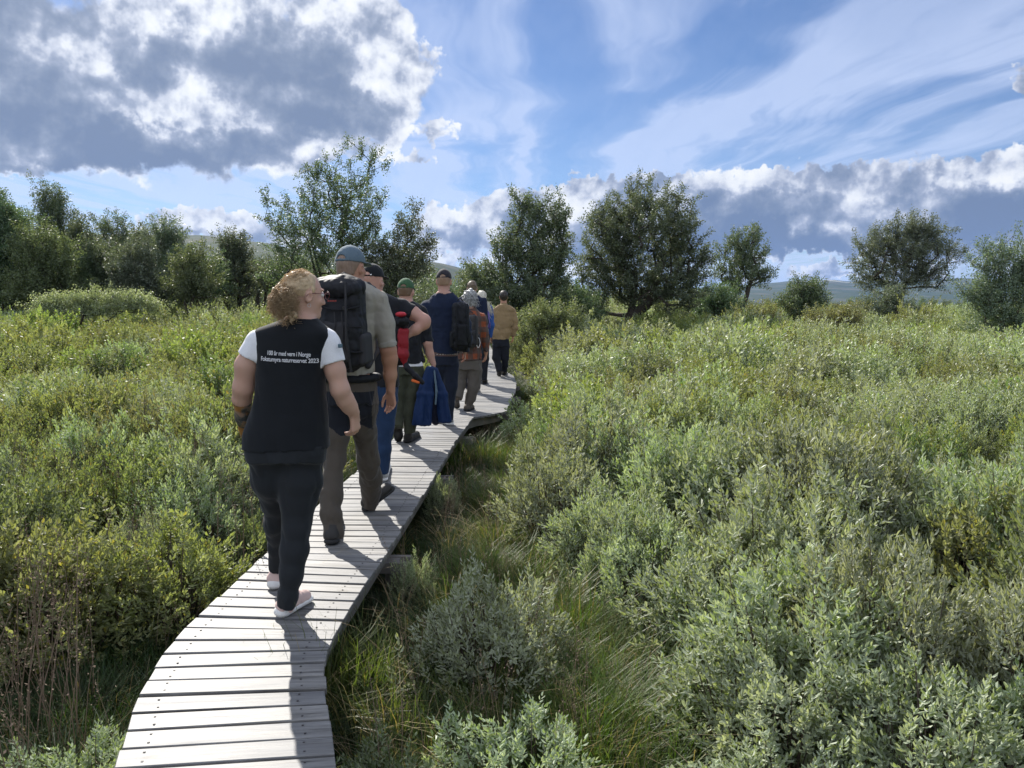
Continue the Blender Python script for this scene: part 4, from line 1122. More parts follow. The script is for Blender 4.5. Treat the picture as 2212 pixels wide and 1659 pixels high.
def hframe(yaw, pitch=0.0, roll=0.0):
    f = Vector((math.sin(yaw) * math.cos(pitch), math.cos(yaw) * math.cos(pitch), math.sin(pitch)))
    r = Vector((math.cos(yaw), -math.sin(yaw), 0)); u = r.cross(f)
    if roll: q = Matrix.Rotation(roll, 3, f); r, u = q @ r, q @ u
    return r, f, u
def head_sdf(S, c, fr, z=1.0, neck=None, nr=.056):
    r, f, u = fr; M = [r, f, u]
    S.ell(c + u * .022 * z - f * .008 * z, (.076 * z, .094 * z, .094 * z), M, 0)
    S.ell(c + f * .028 * z - u * .045 * z, (.060 * z, .066 * z, .078 * z), M, .03)
    S.ell(c + f * .074 * z - u * .098 * z, (.024 * z, .020 * z, .018 * z), M, .03)
    S.cone(c + f * .086 * z + u * .022 * z, c + f * .108 * z - u * .030 * z, .008 * z, .012 * z, .014)
    for s in (-1, 1):
        S.cone(c + f * .100 * z - u * .036 * z + r * s * .010 * z, c + f * .092 * z - u * .036 * z + r * s * .014 * z, .007 * z, .006 * z, .006)
        S.ell(c + f * .082 * z + u * .030 * z + r * s * .030 * z, (.022 * z, .010 * z, .006 * z), M, .012)          # brow
        S.ell(c + f * .093 * z + u * .008 * z + r * s * .030 * z, (.014 * z, .010 * z, .009 * z), M, .008, sub=True)   # socket
        S.ell(c + f * .066 * z - u * .030 * z + r * s * .040 * z, (.020 * z, .016 * z, .018 * z), M, .02)           # cheek
        e = c + r * s * .079 * z - f * .004 * z - u * .012 * z; ef = (f * .94 + r * s * .34).normalized()
        S.ell(e, (.011 * z, .019 * z, .032 * z), [r * s * .94 - f * .34, ef, u], .006)
        S.ell(e + r * s * .009 * z + f * .004 * z, (.007 * z, .009 * z, .016 * z), [r, f, u], .004, sub=True)
    S.ell(c + f * .093 * z - u * .060 * z, (.022 * z, .008 * z, .005 * z), M, .006); S.ell(c + f * .091 * z - u * .070 * z, (.018 * z, .009 * z, .006 * z), M, .006)
    S.ell(c + f * .102 * z - u * .065 * z, (.020 * z, .006 * z, .0014), M, .003, sub=True)
    if neck is not None: S.cone(c - f * .018 * z - u * .05 * z, neck, nr * z * .96, nr * z * 1.08, .035)
def hand_sdf(S, wrist, d, n, side, z=1.0, curl=.6, k=.006):
    """d: towards the fingers, n: out of the palm, side: direction of the thumb across the palm"""
    d = d.normalized(); n = (n - d * n.dot(d)).normalized(); sd = d.cross(n).normalized()
    if sd.dot(side) < 0: sd = -sd
    p0 = wrist; pc = wrist + d * .092 * z
    for o, w in ((-.022, .016), (0, .017), (.022, .016)):
        S.cone(p0 + sd * o * .6 * z, pc + sd * o * 1.15 * z, w * z, .0135 * z, .016, sq=(n, .85))
    for i, (o, L, r_) in enumerate(((.031, .072, .0088), (.0105, .080, .0090), (-.0105, .074, .0086), (-.031, .058, .0076))):
        b = wrist + d * (.090 - .004 * abs(i - 1.2)) * z + sd * o * z; dd = d.copy(); q = b
        for j, fr_ in enumerate((.46, .30, .24)):
            a_ = curl * (.55 if j == 0 else .95) * (1 + .14 * (i - 1))
            dd = (dd * math.cos(a_) + n * math.sin(a_)).normalized()
            if j: nn = n
            q2 = q + dd * L * fr_ * z; S.cone(q, q2, r_ * z * (1 - .07 * j), r_ * z * (.94 - .08 * j), .004); q = q2
            n = (n - dd * n.dot(dd)).normalized() if j < 2 and False else n
    b = wrist + d * .028 * z + sd * .022 * z; t1 = b + (d * .030 + sd * .026 + n * .012) * z; t2 = t1 + (d * .030 + sd * .004 + n * .014) * z; t3 = t2 + (d * .022 - sd * .004 + n * .012) * z
    S.cone(b, t1, .014 * z, .0115 * z, .012); S.cone(t1, t2, .0105 * z, .0095 * z, .003); S.cone(t2, t3, .0095 * z, .0080 * z, .003)
def bounds(pts, pad):
    a = np.array([list(p) for p in pts]); return a.min(0) - pad, a.max(0) + pad

def figure(label, Y, root, sp):
    h = sp['h']; J = lambda u, v, dy=0: P(u, v, Y + dy)
    base = Vector((root[0], root[1], 0.0)); org = tuple(base)
    o = empty('person', org); tag(o, label, 'person', 'hikers walking in line along the boardwalk')
    def add(name, S, mats, midx=None): return link(name, S.mesh(name, mats, midx, org), o)
    yaw = sp.get('yaw', 0)
    tr = []
    for (v, ul, ur, b, dy) in sp['torso']:
        L_, R_ = J(ul, v, dy), J(ur, v, dy); c = (L_ + R_) / 2; tr.append((c.z, c.x, c.y, (R_ - L_).length / 2, b, yaw))
    hu, hv, hyaw, hp, hz = sp['head'][:5]; hd = sp['head'][5] if len(sp['head']) > 5 else 0.03
    hc = J(hu, hv, hd); fr = hframe(hyaw, hp); nk = J(*sp['neck'])
    arms = {s: [(J(*q[:3]), q[3]) for q in a] for s, a in sp['arms'].items()}
    legs = {s: [(J(*q[:3]), q[3]) for q in a] for s, a in sp['legs'].items()}
    z = sp.get('hz', 1.0)
    # --- body: head, neck, trunk, arms, hands and legs in one skin
    pts = [hc + Vector((0, 0, .16)), nk] + [Vector((t[1] + t[3], t[2], t[0])) for t in tr] + [Vector((t[1] - t[3], t[2], t[0])) for t in tr] + [p for a in arms.values() for p, _ in a] + [p for a in legs.values() for p, _ in a] + [hc + fr[1] * .14]
    lo, hi = bounds(pts, .12); hi[1] += .10; lo[1] -= .08
    for s_, a in arms.items(): lo = np.minimum(lo, np.array(a[-1][0]) - .22); hi = np.maximum(hi, np.array(a[-1][0]) + .15)
    S = Sdf(lo, hi, h)
    zcut = J(1106, sp['trousers']['vc']).z
    S.rings([(t[0], t[1], t[2], t[3] * (.84 if t[0] > zcut + .3 else .76), t[4] * (.84 if t[0] > zcut + .3 else .74), t[5]) for t in tr if t[0] > zcut + .06], .02)
    for s_, a in legs.items():
        for i_, ((p, r), (q, r2)) in enumerate(zip(a[:-1], a[1:])):
            last_ = i_ == len(a) - 2; S.cone(p, p.lerp(q, .7) if last_ else q, min(.07, r * .6), .028 if last_ else min(.06, r2 * .6), .03)
    for s_, a in arms.items():
        for (p, r), (q, r2) in zip(a[:-1], a[1:]): S.cone(p, q, r, r2, .022)
    if sp.get('hands'):
        for s_, (dx, nx, sx, cu) in sp['hands'].items():
            hand_sdf(S, arms[s_][-1][0], Vector(dx), Vector(nx), Vector(sx), z * sp.get('hsz', 1.0), cu)
    head_sdf(S, hc, fr, hz, nk, sp.get('nr', .056))
    mats = [sp['skin']] + ([TATTOO] if sp.get('tattoo') else [])
    add('body', S, mats, sp.get('tattoo') and (lambda c: sp['tattoo'](c)))
    # --- trunk garments and sleeves
    for g_ in sp['tops']:
        nm, mt, z0, z1, gr = g_['name'], g_['mat'], g_.get('v0'), g_.get('v1'), g_.get('grow', .0)
        zt = J(1106, z1).z if z1 else max(t[0] for t in tr); zb = J(1106, z0).z
        rg = [t for t in tr]
        zz = sorted(t[0] for t in rg)
        def at(zq): 
            a = np.array(sorted(rg)); return (zq, *[float(np.interp(zq, a[:, 0], a[:, i])) for i in range(1, 6)])
        use = [at(zb)] + [t for t in sorted(rg) if zb < t[0] < zt] + [at(zt)]
        pp = [Vector((t[1] + sg * t[3], t[2], t[0])) for t in use for sg in (-1, 1)]
        for s_, te in g_.get('sleeve', {}).items(): pp += [p for p, _ in arms[s_]][:int(te) + 2]
        lo, hi = bounds(pp, .12); lo[1] -= .08; hi[1] += .08; hi[2] += .05
        S = Sdf(lo, hi, h)
        S.rings(use, .02, grow=gr)
        if g_.get('shoulder', True):
            for s_, a in arms.items():
                if s_ in g_.get('sleeve', {}): continue
                if g_.get('armhole'): S.ell(a[0][0], [g_['armhole']] * 3, None, .03)
        for s_, te in g_.get('sleeve', {}).items():
            a = arms[s_]; ex = g_.get('ease', .012); k_ = int(te); f_ = te - k_
            pts_ = a[:k_ + 1]
            if f_ > .01: pts_ = pts_ + [(a[k_][0].lerp(a[k_ + 1][0], f_), a[k_][1] * (1 - f_) + a[k_ + 1][1] * f_)]
            for i in range(len(pts_) - 1):
                last = i == len(pts_) - 2
                e0 = ex * (1 + .1 * i); e1 = ex * (1.15 + .25 * i)
                S.cone(pts_[i][0], pts_[i + 1][0], pts_[i][1] + e0, pts_[i + 1][1] + e1, .03, flat=last)
            if g_.get('cuff'):
                p, q = pts_[-2][0], pts_[-1][0]; dd = (q - p).normalized(); S.cone(q - dd * g_['cuff'], q, pts_[-1][1] + ex * 1.9, pts_[-1][1] + ex * 2.0, .003, flat=True, cut0=True)
        if g_.get('collar'):
            cc = g_['collar']; S.cone(nk - Vector((0, 0, .03)), nk.lerp(hc, cc[0]), cc[1] * 1.1, cc[1], .015, flat=True)
        S.wrinkle(g_.get('wr', .004), g_.get('ws', 7), g_.get('seed', 3))
        # hollow under the hem so that it reads as cloth
        ob = add(nm, S, [mt] + g_.get('mats', []), g_.get('midx'))
        if nm == 'vest' or g_.get('keep'): sp['_keep'] = ob
    # --- trousers
    t_ = sp['trousers']; zt = J(1106, t_['v1']).z
    a = np.array(sorted(tr)); at = lambda zq: (zq, *[float(np.interp(zq, a[:, 0], a[:, i])) for i in range(1, 6)])
    hipz = J(1106, t_['vc']).z
    pel = [at(zt), at((zt + hipz) / 2)]
    L_, R_ = legs['L'][0][0], legs['R'][0][0]
    pel = [(z_, c1, c2, a1 + t_.get('grow', 0), b1 + t_.get('grow', 0), y_) for z_, c1, c2, a1, b1, y_ in pel]
    lo, hi = bounds([p for q in legs.values() for p, _ in q] + [Vector((pel[0][1] + sg * pel[0][3], pel[0][2], zt)) for sg in (-1, 1)], .14)
    hi[2] = max(hi[2], zt + .02); lo[1] -= .05; hi[1] += .05
    S = Sdf(lo, hi, h)
    low = at(hipz); pel.append((hipz, low[1], low[2], low[3] * .96 + t_.get('grow', 0), low[4] + t_.get('grow', 0), low[5]))
    S.rings(pel, .02)
    for s_, q in legs.items():
        for i in range(len(q) - 1): S.cone(q[i][0], q[i + 1][0], q[i][1], q[i + 1][1], .030 if i else .04, flat=(i == len(q) - 2))
    S.wrinkle(t_.get('wr', .005), t_.get('ws', 6), t_.get('seed', 5), (1.3, 1.3, .6))
    add('trousers', S, [t_['mat']] + t_.get('mats', []), t_.get('midx'))
    # --- shoes
    for s_, (heel, toe, ankle) in sp['feet'].items():
        heel, toe, ankle = Vector(heel), Vector(toe), Vector(ankle) + Vector((0, 0, sp['shoe'].get('up', .0))); d = (toe - heel).normalized(); sz = sp['shoe'].get('size', 1.0)
        rt = d.cross(Vector((0, 0, 1))).normalized(); up = rt.cross(d).normalized()
        lo, hi = bounds([heel, toe, ankle], .12); hs = min(h, .006)
        for part in ('upper', 'sole'):   # the sole is a sub-part of the shoe
            S = Sdf(lo, hi, hs)
            if part == 'sole':
                th_ = sp['shoe'].get('thick', 1.0); S.cone(heel + d * .035 + up * .016 * th_, toe - d * .04 + up * .016 * th_, .042 * sz, .048 * sz, 0, sq=(up, .36 * th_)); S.cone(heel + d * .035 + up * .020 * th_, heel + d * .10 + up * .016 * th_, .045 * sz, .036 * sz, .01, sq=(up, .5 * th_))
                m_ = sp['shoe']['sole']
            else:
                S.cone(heel + d * .045 + up * .05, toe - d * .045 + up * .040, .038 * sz, .040 * sz, .02, sq=(up, .9)); S.cone(heel + d * .12 + up * .06, toe - d * .06 + up * .040, .034, .034, .03)
                S.cone(heel + d * .05 + up * .05, ankle, .038 * sz, .042 * sz, .04, flat=True)
                S.wrinkle(.002, 25, 9); m_ = sp['shoe']['upper']
            so = link('sole' if part == 'sole' else 'shoe', S.mesh('shoe', [m_], None, org), so if part == 'sole' else o)
    return o, dict(hc=hc, fr=fr, nk=nk, arms=arms, legs=legs, tr=tr, org=org, J=J, hz=hz)
def addto(o, name, S, mats, midx=None):
    return link(name, S.mesh(name, mats, midx, tuple(o.location)), o)
def part_mesh(o, name, V, F, m_, smooth=False):
    return link(name, mesh(name, np.asarray(V) - np.array(o.location), F, mats=[m_], smooth=smooth), o)

def cap(o, I, m_, brim_yaw=None, tilt=.0, h=.006, strap=True, z=None, back=False):
    hc, (r, f, u) = I['hc'], I['fr']; z = z or I['hz']
    q = Matrix.Rotation(tilt, 3, r); f2, u2 = q @ f, q @ u; M = [r, f2, u2]
    lo, hi = bounds([hc - Vector((.18, .18, .1)), hc + Vector((.18, .18, .22))], .06); S = Sdf(lo, hi, h)
    c = hc + u2 * .030 * z - f2 * .006
    S.ell(c, (.086 * z, .105 * z, .104 * z), M, 0, cut=(c - u2 * .004, tuple(-u2)))
    S.cone(c + u2 * .1 * z, c + u2 * .104 * z, .007, .007, .004)
    b = -f2 if back else f2
    S.ell(c + b * .118 * z + u2 * .002, (.070 * z, .072 * z, .009), [r, b, (u2 + b * .12).normalized()], .006)
    if strap:
        S.ell(c - b * .10 * z + u2 * .004, (.034 * z, .03, .030 * z), M, .004, sub=True)
        S.cone(c - b * .088 * z + u2 * .002 + r * .045, c - b * .103 * z + u2 * .002, .009, .009, .003, sq=(b, .5)); S.cone(c - b * .088 * z + u2 * .002 - r * .045, c - b * .103 * z + u2 * .002, .009, .009, .003, sq=(b, .5))
    S.wrinkle(.0012, 30, 4)
    return addto(o, 'cap', S, [m_])
def shorthair(o, I, m_, h=.006, low=.045, thick=.006, z=None, crown=0.0, wr=.004, front=.05):
    hc, (r, f, u) = I['hc'], I['fr']; z = z or I['hz']; M = [r, f, u]
    lo, hi = bounds([hc - Vector((.15, .15, .12)), hc + Vector((.15, .15, .17))], .04); S = Sdf(lo, hi, h)
    S.ell(hc + u * .022 * z - f * .010 * z, (.076 * z + thick, .094 * z + thick, .094 * z + thick + crown), M, 0)
    S.ell(hc - f * .055 * z - u * .035 * z, (.060 * z, .04 * z, .06 * z), M, .02)
    # clear the face and below the hairline
    S.ell(hc + f * .105 * z - u * .03 * z, (.085 * z, .075 * z, .11 * z), M, .004, sub=True)
    S.box(hc - u * (low + .08) * z - f * .02, (.2, .2, .08 * z), M, .0, 0, sub=True)
    for s in (-1, 1): S.ell(hc + r * s * .09 * z - u * .02 * z, (.03, .026 * z, .036 * z), M, .003, sub=True)
    S.wrinkle(wr, 38, 6, (1, 1, 1))
    return addto(o, 'hair', S, [m_])
def strands(o, name, m_, roots, fn, rad, n=3):
    """hair locks as fine tubes; fn(root index) gives the path"""
    mb = MB()
    for i in range(roots):
        p = fn(i); rr = [rad * (1 - .75 * k / (len(p) - 1)) for k in range(len(p))]; mb.tube(p, rr, n)
    return part_mesh(o, name, np.concatenate(mb.v), np.concatenate(mb.f), m_, True)
# ------------------------------------------------------------------ the nine walkers and what they carry

BLACKC = cloth('black_fleece', (.009, .011, .014)); WHITEC = cloth('white_cotton', (.86, .86, .88), .8, sheen=.05); NAVYT = cloth('dark_trouser_cloth', (.019, .022, .026), .8)
PINK = simple('pink_suede', (.66, .49, .44), .8, .3, 30, .1); WSOLE = simple('white_rubber', (.78, .77, .74), .6, .4, 30, .05); BOOT = simple('dark_boot_leather', (.030, .028, .026), .6, .4, 25, .4); BSOLE = simple('black_rubber', (.012, .012, .012), .6, .4, 30)
# 1 -- woman in black vest
def vb(u, v, Y): return G(u, v)
zf = lambda v: P(1106, v, 3.65).z
def tat(c):
    a, b = np.array(P(526, 850, 3.68)), np.array(P(530, 935, 3.85)); ba = b - a
    t = ((c - a) @ ba) / (ba @ ba); d = np.linalg.norm(c - a - np.clip(t, 0, 1)[:, None] * ba, axis=1)
    return ((t > .12) & (t < .95) & (d < .075)).astype(int)
w1, I1 = figure('nearest walker, woman with curly blond ponytail, black vest with white print and pink shoes', 3.65, G(612, 1325), dict(
    h=.005, hsz=.92, yaw=R(6), skin=SKIN, head=(655, 636, R(52), R(-6), .96, .02), neck=(650, 700, 0), nr=.052,
    torso=[(686, 618, 682, .060, 0), (698, 590, 700, .078, 0), (706, 562, 712, .090, 0), (716, 545, 724, .100, 0), (740, 547, 716, .108, 0), (790, 554, 704, .115, 0), (850, 552, 702, .120, 0), (885, 545, 704, .128, 0), (925, 532, 707, .142, 0), (966, 528, 710, .15, 0), (1000, 533, 706, .15, 0)],
    arms={'L': [(556, 741, 0, .050), (533, 790, .0, .0525), (526, 838, .01, .047), (523, 862, .04, .043), (527, 900, .10, .039), (531, 936, .17, .029)],
          'R': [(711, 744, 0, .048), (724, 800, .0, .046), (735, 842, .0, .043), (746, 864, .03, .040), (755, 878, .055, .035), (764, 891, .08, .029)]},
    hands={'L': ((.0, .6, -.5), (1, 0, -.2), (0, .4, 1), .5), 'R': ((.06, .15, -1), (-.9, .4, 0), (-.3, .9, 0), 1.0)},
    tattoo=tat,
    tops=[dict(name='t_shirt', mat=WHITEC, v0=820, v1=702, grow=-.010, sleeve={'L': .62, 'R': .72}, ease=.012, wr=.003, seed=12),
          dict(name='vest', mat=BLACKC, v0=966, v1=686, grow=.004, armhole=.045, collar=(.18, .062), wr=.005, ws=4, seed=22, keep=True)],
    trousers=dict(mat=NAVYT, v1=958, vc=992, wr=.007, ws=5),
    legs={'L': [(583, 985, 0, .104), (588, 1033, .04, .100), (597, 1080, .12, .080), (600, 1130, .2, .064), (601, 1180, .30, .052), (597, 1228, .36, .043)],
          'R': [(652, 990, 0, .108), (651, 1039, 0, .100), (645, 1080, 0, .088), (641, 1130, -.01, .074), (637, 1188, -.02, .066), (630, 1240, -.03, .058), (622, 1285, -.03, .052), (617, 1312, -.03, .050)]},
    feet={'R': (G(602, 1337), G(668, 1297) , P(620, 1306, 3.62)), 'L': (G(592, 1276), G(612, 1238), P(600, 1232, 4.02))},
    shoe=dict(upper=PINK, sole=WSOLE, size=.95, thick=1.5)))
HB = hairmat('curly_blond_hair', (.20, .125, .065), (.72, .55, .33)); 
HBT = hairmat('curly_blond_locks', (.26, .16, .085), (.80, .63, .40), thin=.4)
def woman_hair():
    hc, (r, f, u) = I1['hc'], I1['fr']; g = np.random.default_rng(3); z = .96
    S = Sdf(*bounds([hc - Vector((.2, .2, .16)), hc + Vector((.16, .16, .17))], .02), .005); M = [r, f, u]
    S.ell(hc + u * .022 - f * .012, (.077, .094, .093), M, 0)
    S.ell(hc + f * .112 - u * .035, (.088, .078, .105), M, .01, sub=True)
    S.box(hc - u * .165 - f * .0, (.2, .2, .10), M, 0, 0, sub=True)
    for s in (-1, 1): S.ell(hc + r * s * .09 - u * .028 + f * .006, (.03, .026, .042), M, .004, sub=True)
    S.wrinkle(.003, 34, 8, (1, 1, .5)); addto(w1, 'hair', S, [HB])
    tie = hc - f * .100 + u * .020; cen = Vector(P(609, 652, 3.55))
    S = Sdf(*bounds([cen - Vector((.12, .1, .16)), cen + Vector((.12, .12, .12))], .02), .006)
    S.cone(tie, cen + Vector((0, 0, .03)), .028, .040, .02); S.ell(cen, (.038, .036, .048), None, .02); S.ell(cen + Vector((.045, 0, -.075)), (.028, .028, .040), None, .03)
    S.wrinkle(.014, 26, 3, (1, 1, 1.4), 3)
    def lock(i):
        a = unit(g.normal(size=3)); s0 = tie + (cen - tie) * g.uniform(0, .6) + Vector(a * .03)
        e = cen + Vector(a * np.array([.062, .052, .064]) * g.uniform(.7, 1.12)) + Vector((0, 0, .0)); t2 = e + Vector((g.uniform(-.010, .040), g.normal() * .012, -g.uniform(.015, .070)))
        A_ = g.uniform(.005, .011); ph = g.uniform(0, 6.28); out_ = []
        for k in range(17):
            t = k / 16; p = s0.lerp(e, min(1, t * 1.8)) if t < .55 else e.lerp(t2, (t - .55) / .45)
            w_ = t * 26 + ph; out_.append(p + Vector((math.cos(w_), math.sin(w_) * .8, math.sin(w_ + 1) * .7)) * A_ * min(1, t * 3))
        return out_
    pt = addto(w1, 'ponytail', S, [HB]); 
    st = strands(w1, 'curl', HBT, 560, lock, .0019); st.name = 'curls'
    def fly(i):
        a = unit(g.normal(size=3) + np.array([0, 0, .9])); p = hc + u * .026 - f * .012 + Vector(a * np.array([.075, .088, .091])); dr = ((tie - p).normalized() * .6 + Vector(a) * .35).normalized()
        return [p + dr * .012 * k + Vector(g.normal(size=3) * .0035) + Vector((0, 0, -.0008 * k * k)) for k in range(6)]
    st2 = strands(w1, 'stray_hair', HBT, 300, fly, .0011)
    # glasses, eyes and earring
    gm = simple('dark_red_frame', (.12, .02, .02), .35, .6, 20); mb = MB()
    for s in (-1, 1):
        c = hc + f * .108 + r * s * .031 + u * .006
        mb.tube([c + (r * math.cos(a) * .024 + u * math.sin(a) * .018) for a in np.linspace(0, 2 * math.pi, 17)], .0016, 5)
        mb.tube([c + r * s * .024 + u * .006, hc + f * .05 + r * s * .077 + u * .010, hc - f * .006 + r * s * .082 + u * .004, hc - f * .02 + r * s * .083 - u * .012], .0017, 5)
    mb.tube([hc + f * .110 - r * .008 + u * .010, hc + f * .110 + r * .008 + u * .010], .0015, 5)
    part_mesh(w1, 'glasses', np.concatenate(mb.v), np.concatenate(mb.f), gm, True)
    em = simple('eye_white', (.7, .7, .68), .2, .6, 10, .02)
    for s in (-1, 1):
        S = Sdf(*bounds([hc + f * .082 + r * s * .030 + u * .007], .02), .002); S.ell(hc + f * .080 + r * s * .030 + u * .007, (.0115, .0115, .0115), None, 0); addto(w1, 'eye', S, [em, simple('iris', (.08, .12, .14), .2, .6, 10)], lambda c, s=s: (((c - np.array(hc + f * .0915 + r * s * .030 + u * .007)) ** 2).sum(1) < .0055 ** 2).astype(int))
    mb = MB(); e = hc + r * .084 - u * .052 - f * .002; mb.tube([e + (f * math.cos(a) + u * math.sin(a)) * .008 for a in np.linspace(0, 2 * math.pi, 13)], .0011, 4)
    part_mesh(w1, 'earring', np.concatenate(mb.v), np.concatenate(mb.f), simple('silver', (.6, .6, .6), .2, .8, 10), True)
woman_hair()
def print_on(o, target, text, u0, v, width_px, hgt, Y, mt, rot, bold=.0):
    """lettering laid on the cloth of the back"""
    cu = bpy.data.curves.new('print', 'FONT'); cu.body = text; cu.size = 1; cu.offset = bold; cu.space_character = .95; cu.align_x = 'CENTER'
    ob = bpy.data.objects.new('tmp_text', cu); COL.objects.link(ob)
    dg = bpy.context.evaluated_depsgraph_get(); me = bpy.data.meshes.new_from_object(ob.evaluated_get(dg)); bpy.data.objects.remove(ob)
    bm = bmesh.new(); bm.from_mesh(me); bmesh.ops.triangulate(bm, faces=bm.faces[:])
    for _ in range(2): bmesh.ops.subdivide_edges(bm, edges=[e for e in bm.edges if e.calc_length() > .25], cuts=1)
    bmesh.ops.triangulate(bm, faces=bm.faces[:])
    xs = [v_.co.x for v_ in bm.verts]; w0 = max(xs) - min(xs); c = P(u0, v, Y); sx = width_px * Y / FV / w0; sz = hgt / .72
    dg.update(); tm = target.data; bvh = BVHTree.FromPolygons([tuple(v_.co) for v_ in tm.vertices], [tuple(p.vertices) for p in tm.polygons]); off = Vector(o.location)
    for v_ in bm.verts:
        x, z_ = v_.co.x * sx, v_.co.y * sz; q = Vector((c.x + x * math.cos(rot) - z_ * math.sin(rot), 0, c.z + x * math.sin(rot) + z_ * math.cos(rot)))
        # the chest narrows away from the eye: follow the cloth from behind
        hit = bvh.ray_cast(q - off - Vector((0, 0, 0)) + Vector((0, 0, 0)), Vector((0, 1, 0)))
        y = hit[0].y + off.y if hit[0] is not None else c.y
        v_.co = Vector((q.x, y - .004, q.z)) - off
    me2 = bpy.data.meshes.new('print'); bm.to_mesh(me2); bm.free(); me2.materials.append(mt)
    return link('lettering', me2, target)
PRINT = simple('silver_print', (.72, .72, .74), .5, .4, 50, .03)
vest = I1 and [c for c in w1.children if c.name.startswith('vest')][0]
print_on(w1, vest, '100 år med vern i Norge', 621, 769, 94, .0205, 3.53, PRINT, R(-2.5), .014)
print_on(w1, vest, 'Fokstumyra naturreservat 2023', 621, 782.5, 124, .0205, 3.53, PRINT, R(-2.5), .014)
# sleeve badge
S = Sdf(*bounds([P(731, 747, 3.6)], .04), .003); bc = P(735, 747, 3.602)
S.box(bc, (.011, .003, .010), hframe(R(-40)), .002); addto(w1, 'badge', S, [simple('green_blue_badge', (.10, .16, .20), .6, .3, 120, .8)])

# 2 -- tall man with the big rucksack
BEIGE = cloth('grey_beige_shirt', (.34, .32, .27), .85, var=.06, sheen=.05); BROWN = cloth('brown_hiking_cloth', (.085, .072, .058), .85); BLK2 = cloth('black_stretch_panel', (.010, .012, .018), .8)
Y2 = 5.05
def patches(c):
    zz = c[:, 2]; xx = c[:, 0]; zt = P(1106, 926, Y2).z; zp = P(1106, 842, Y2).z
    xr = P(812, 900, Y2).x + (zp - zz) * -.10
    return ((zz > zt + .03 * np.sin(xx * 30)) & (zz < zp) & (xx < xr)).astype(int)
w2, I2 = figure('tall man in a blue-grey cap, rolled-sleeve beige shirt and brown trousers with black panels', Y2, G(720, 1150), dict(
    h=.0055, yaw=R(12), skin=SKIN2, head=(758, 577, R(24), R(0), 1.06, .02), neck=(757, 622, 0), nr=.062,
    torso=[(607, 733, 784, .07, 0), (616, 712, 806, .09, 0), (630, 696, 824, .11, 0), (660, 696, 818, .125, 0), (740, 700, 812, .125, 0), (800, 700, 812, .13, 0), (830, 700, 812, .13, 0), (870, 700, 818, .13, 0), (905, 702, 820, .12, 0)],
    arms={'L': [(704, 642, 0, .055), (693, 700, .05, .052), (690, 755, .10, .046), (695, 800, .22, .040), (702, 830, .32, .030)],
          'R': [(818, 645, 0, .056), (830, 700, 0, .054), (839, 755, .0, .050), (842, 775, .02, .050), (843, 810, .04, .042), (844, 842, .06, .029)]},
    hands={'R': ((.02, .1, -1), (-.45, -.85, 0), (-.8, .5, 0), .55), 'L': ((.0, .5, -.8), (1, 0, 0), (0, 1, 0.2), .6)},
    tops=[dict(name='shirt', mat=BEIGE, v0=808, v1=606, grow=.006, sleeve={'L': 2.0, 'R': 1.95}, ease=.012, cuff=.045, collar=(.30, .072), wr=.010, ws=5, seed=31)],
    trousers=dict(mat=BROWN, v1=812, vc=872, mats=[BLK2], midx=patches, wr=.012, ws=5, grow=.004),
    legs={'L': [(731, 880, 0, .098), (727, 940, -.03, .086), (722, 1000, -.07, .078), (717, 1070, -.14, .078), (716, 1110, -.2, .076), (717, 1150, -.24, .062), (718, 1164, -.25, .058)],
          'R': [(786, 880, 0, .10), (788, 930, .1, .092), (794, 990, .22, .086), (800, 1035, .36, .082), (803, 1065, .48, .074), (802, 1092, .52, .070)]},
    feet={'L': (G(716, 1178), G(728, 1130), P(719, 1150, 4.82)), 'R': (G(789, 1105), G(789, 1105) + Vector((.185, .16, .13)), P(806, 1080, 5.62))},
    shoe=dict(upper=BOOT, sole=BSOLE, size=1.1, up=.05)))
CAPB = cloth('faded_blue_cap', (.12, .17, .21)); cap(w2, I2, CAPB, tilt=R(-4), h=.0045)
shorthair(w2, I2, hairmat('cropped_greying_hair', (.20, .13, .09), (.34, .24, .17)), .0055, .05, .0015, wr=.001)
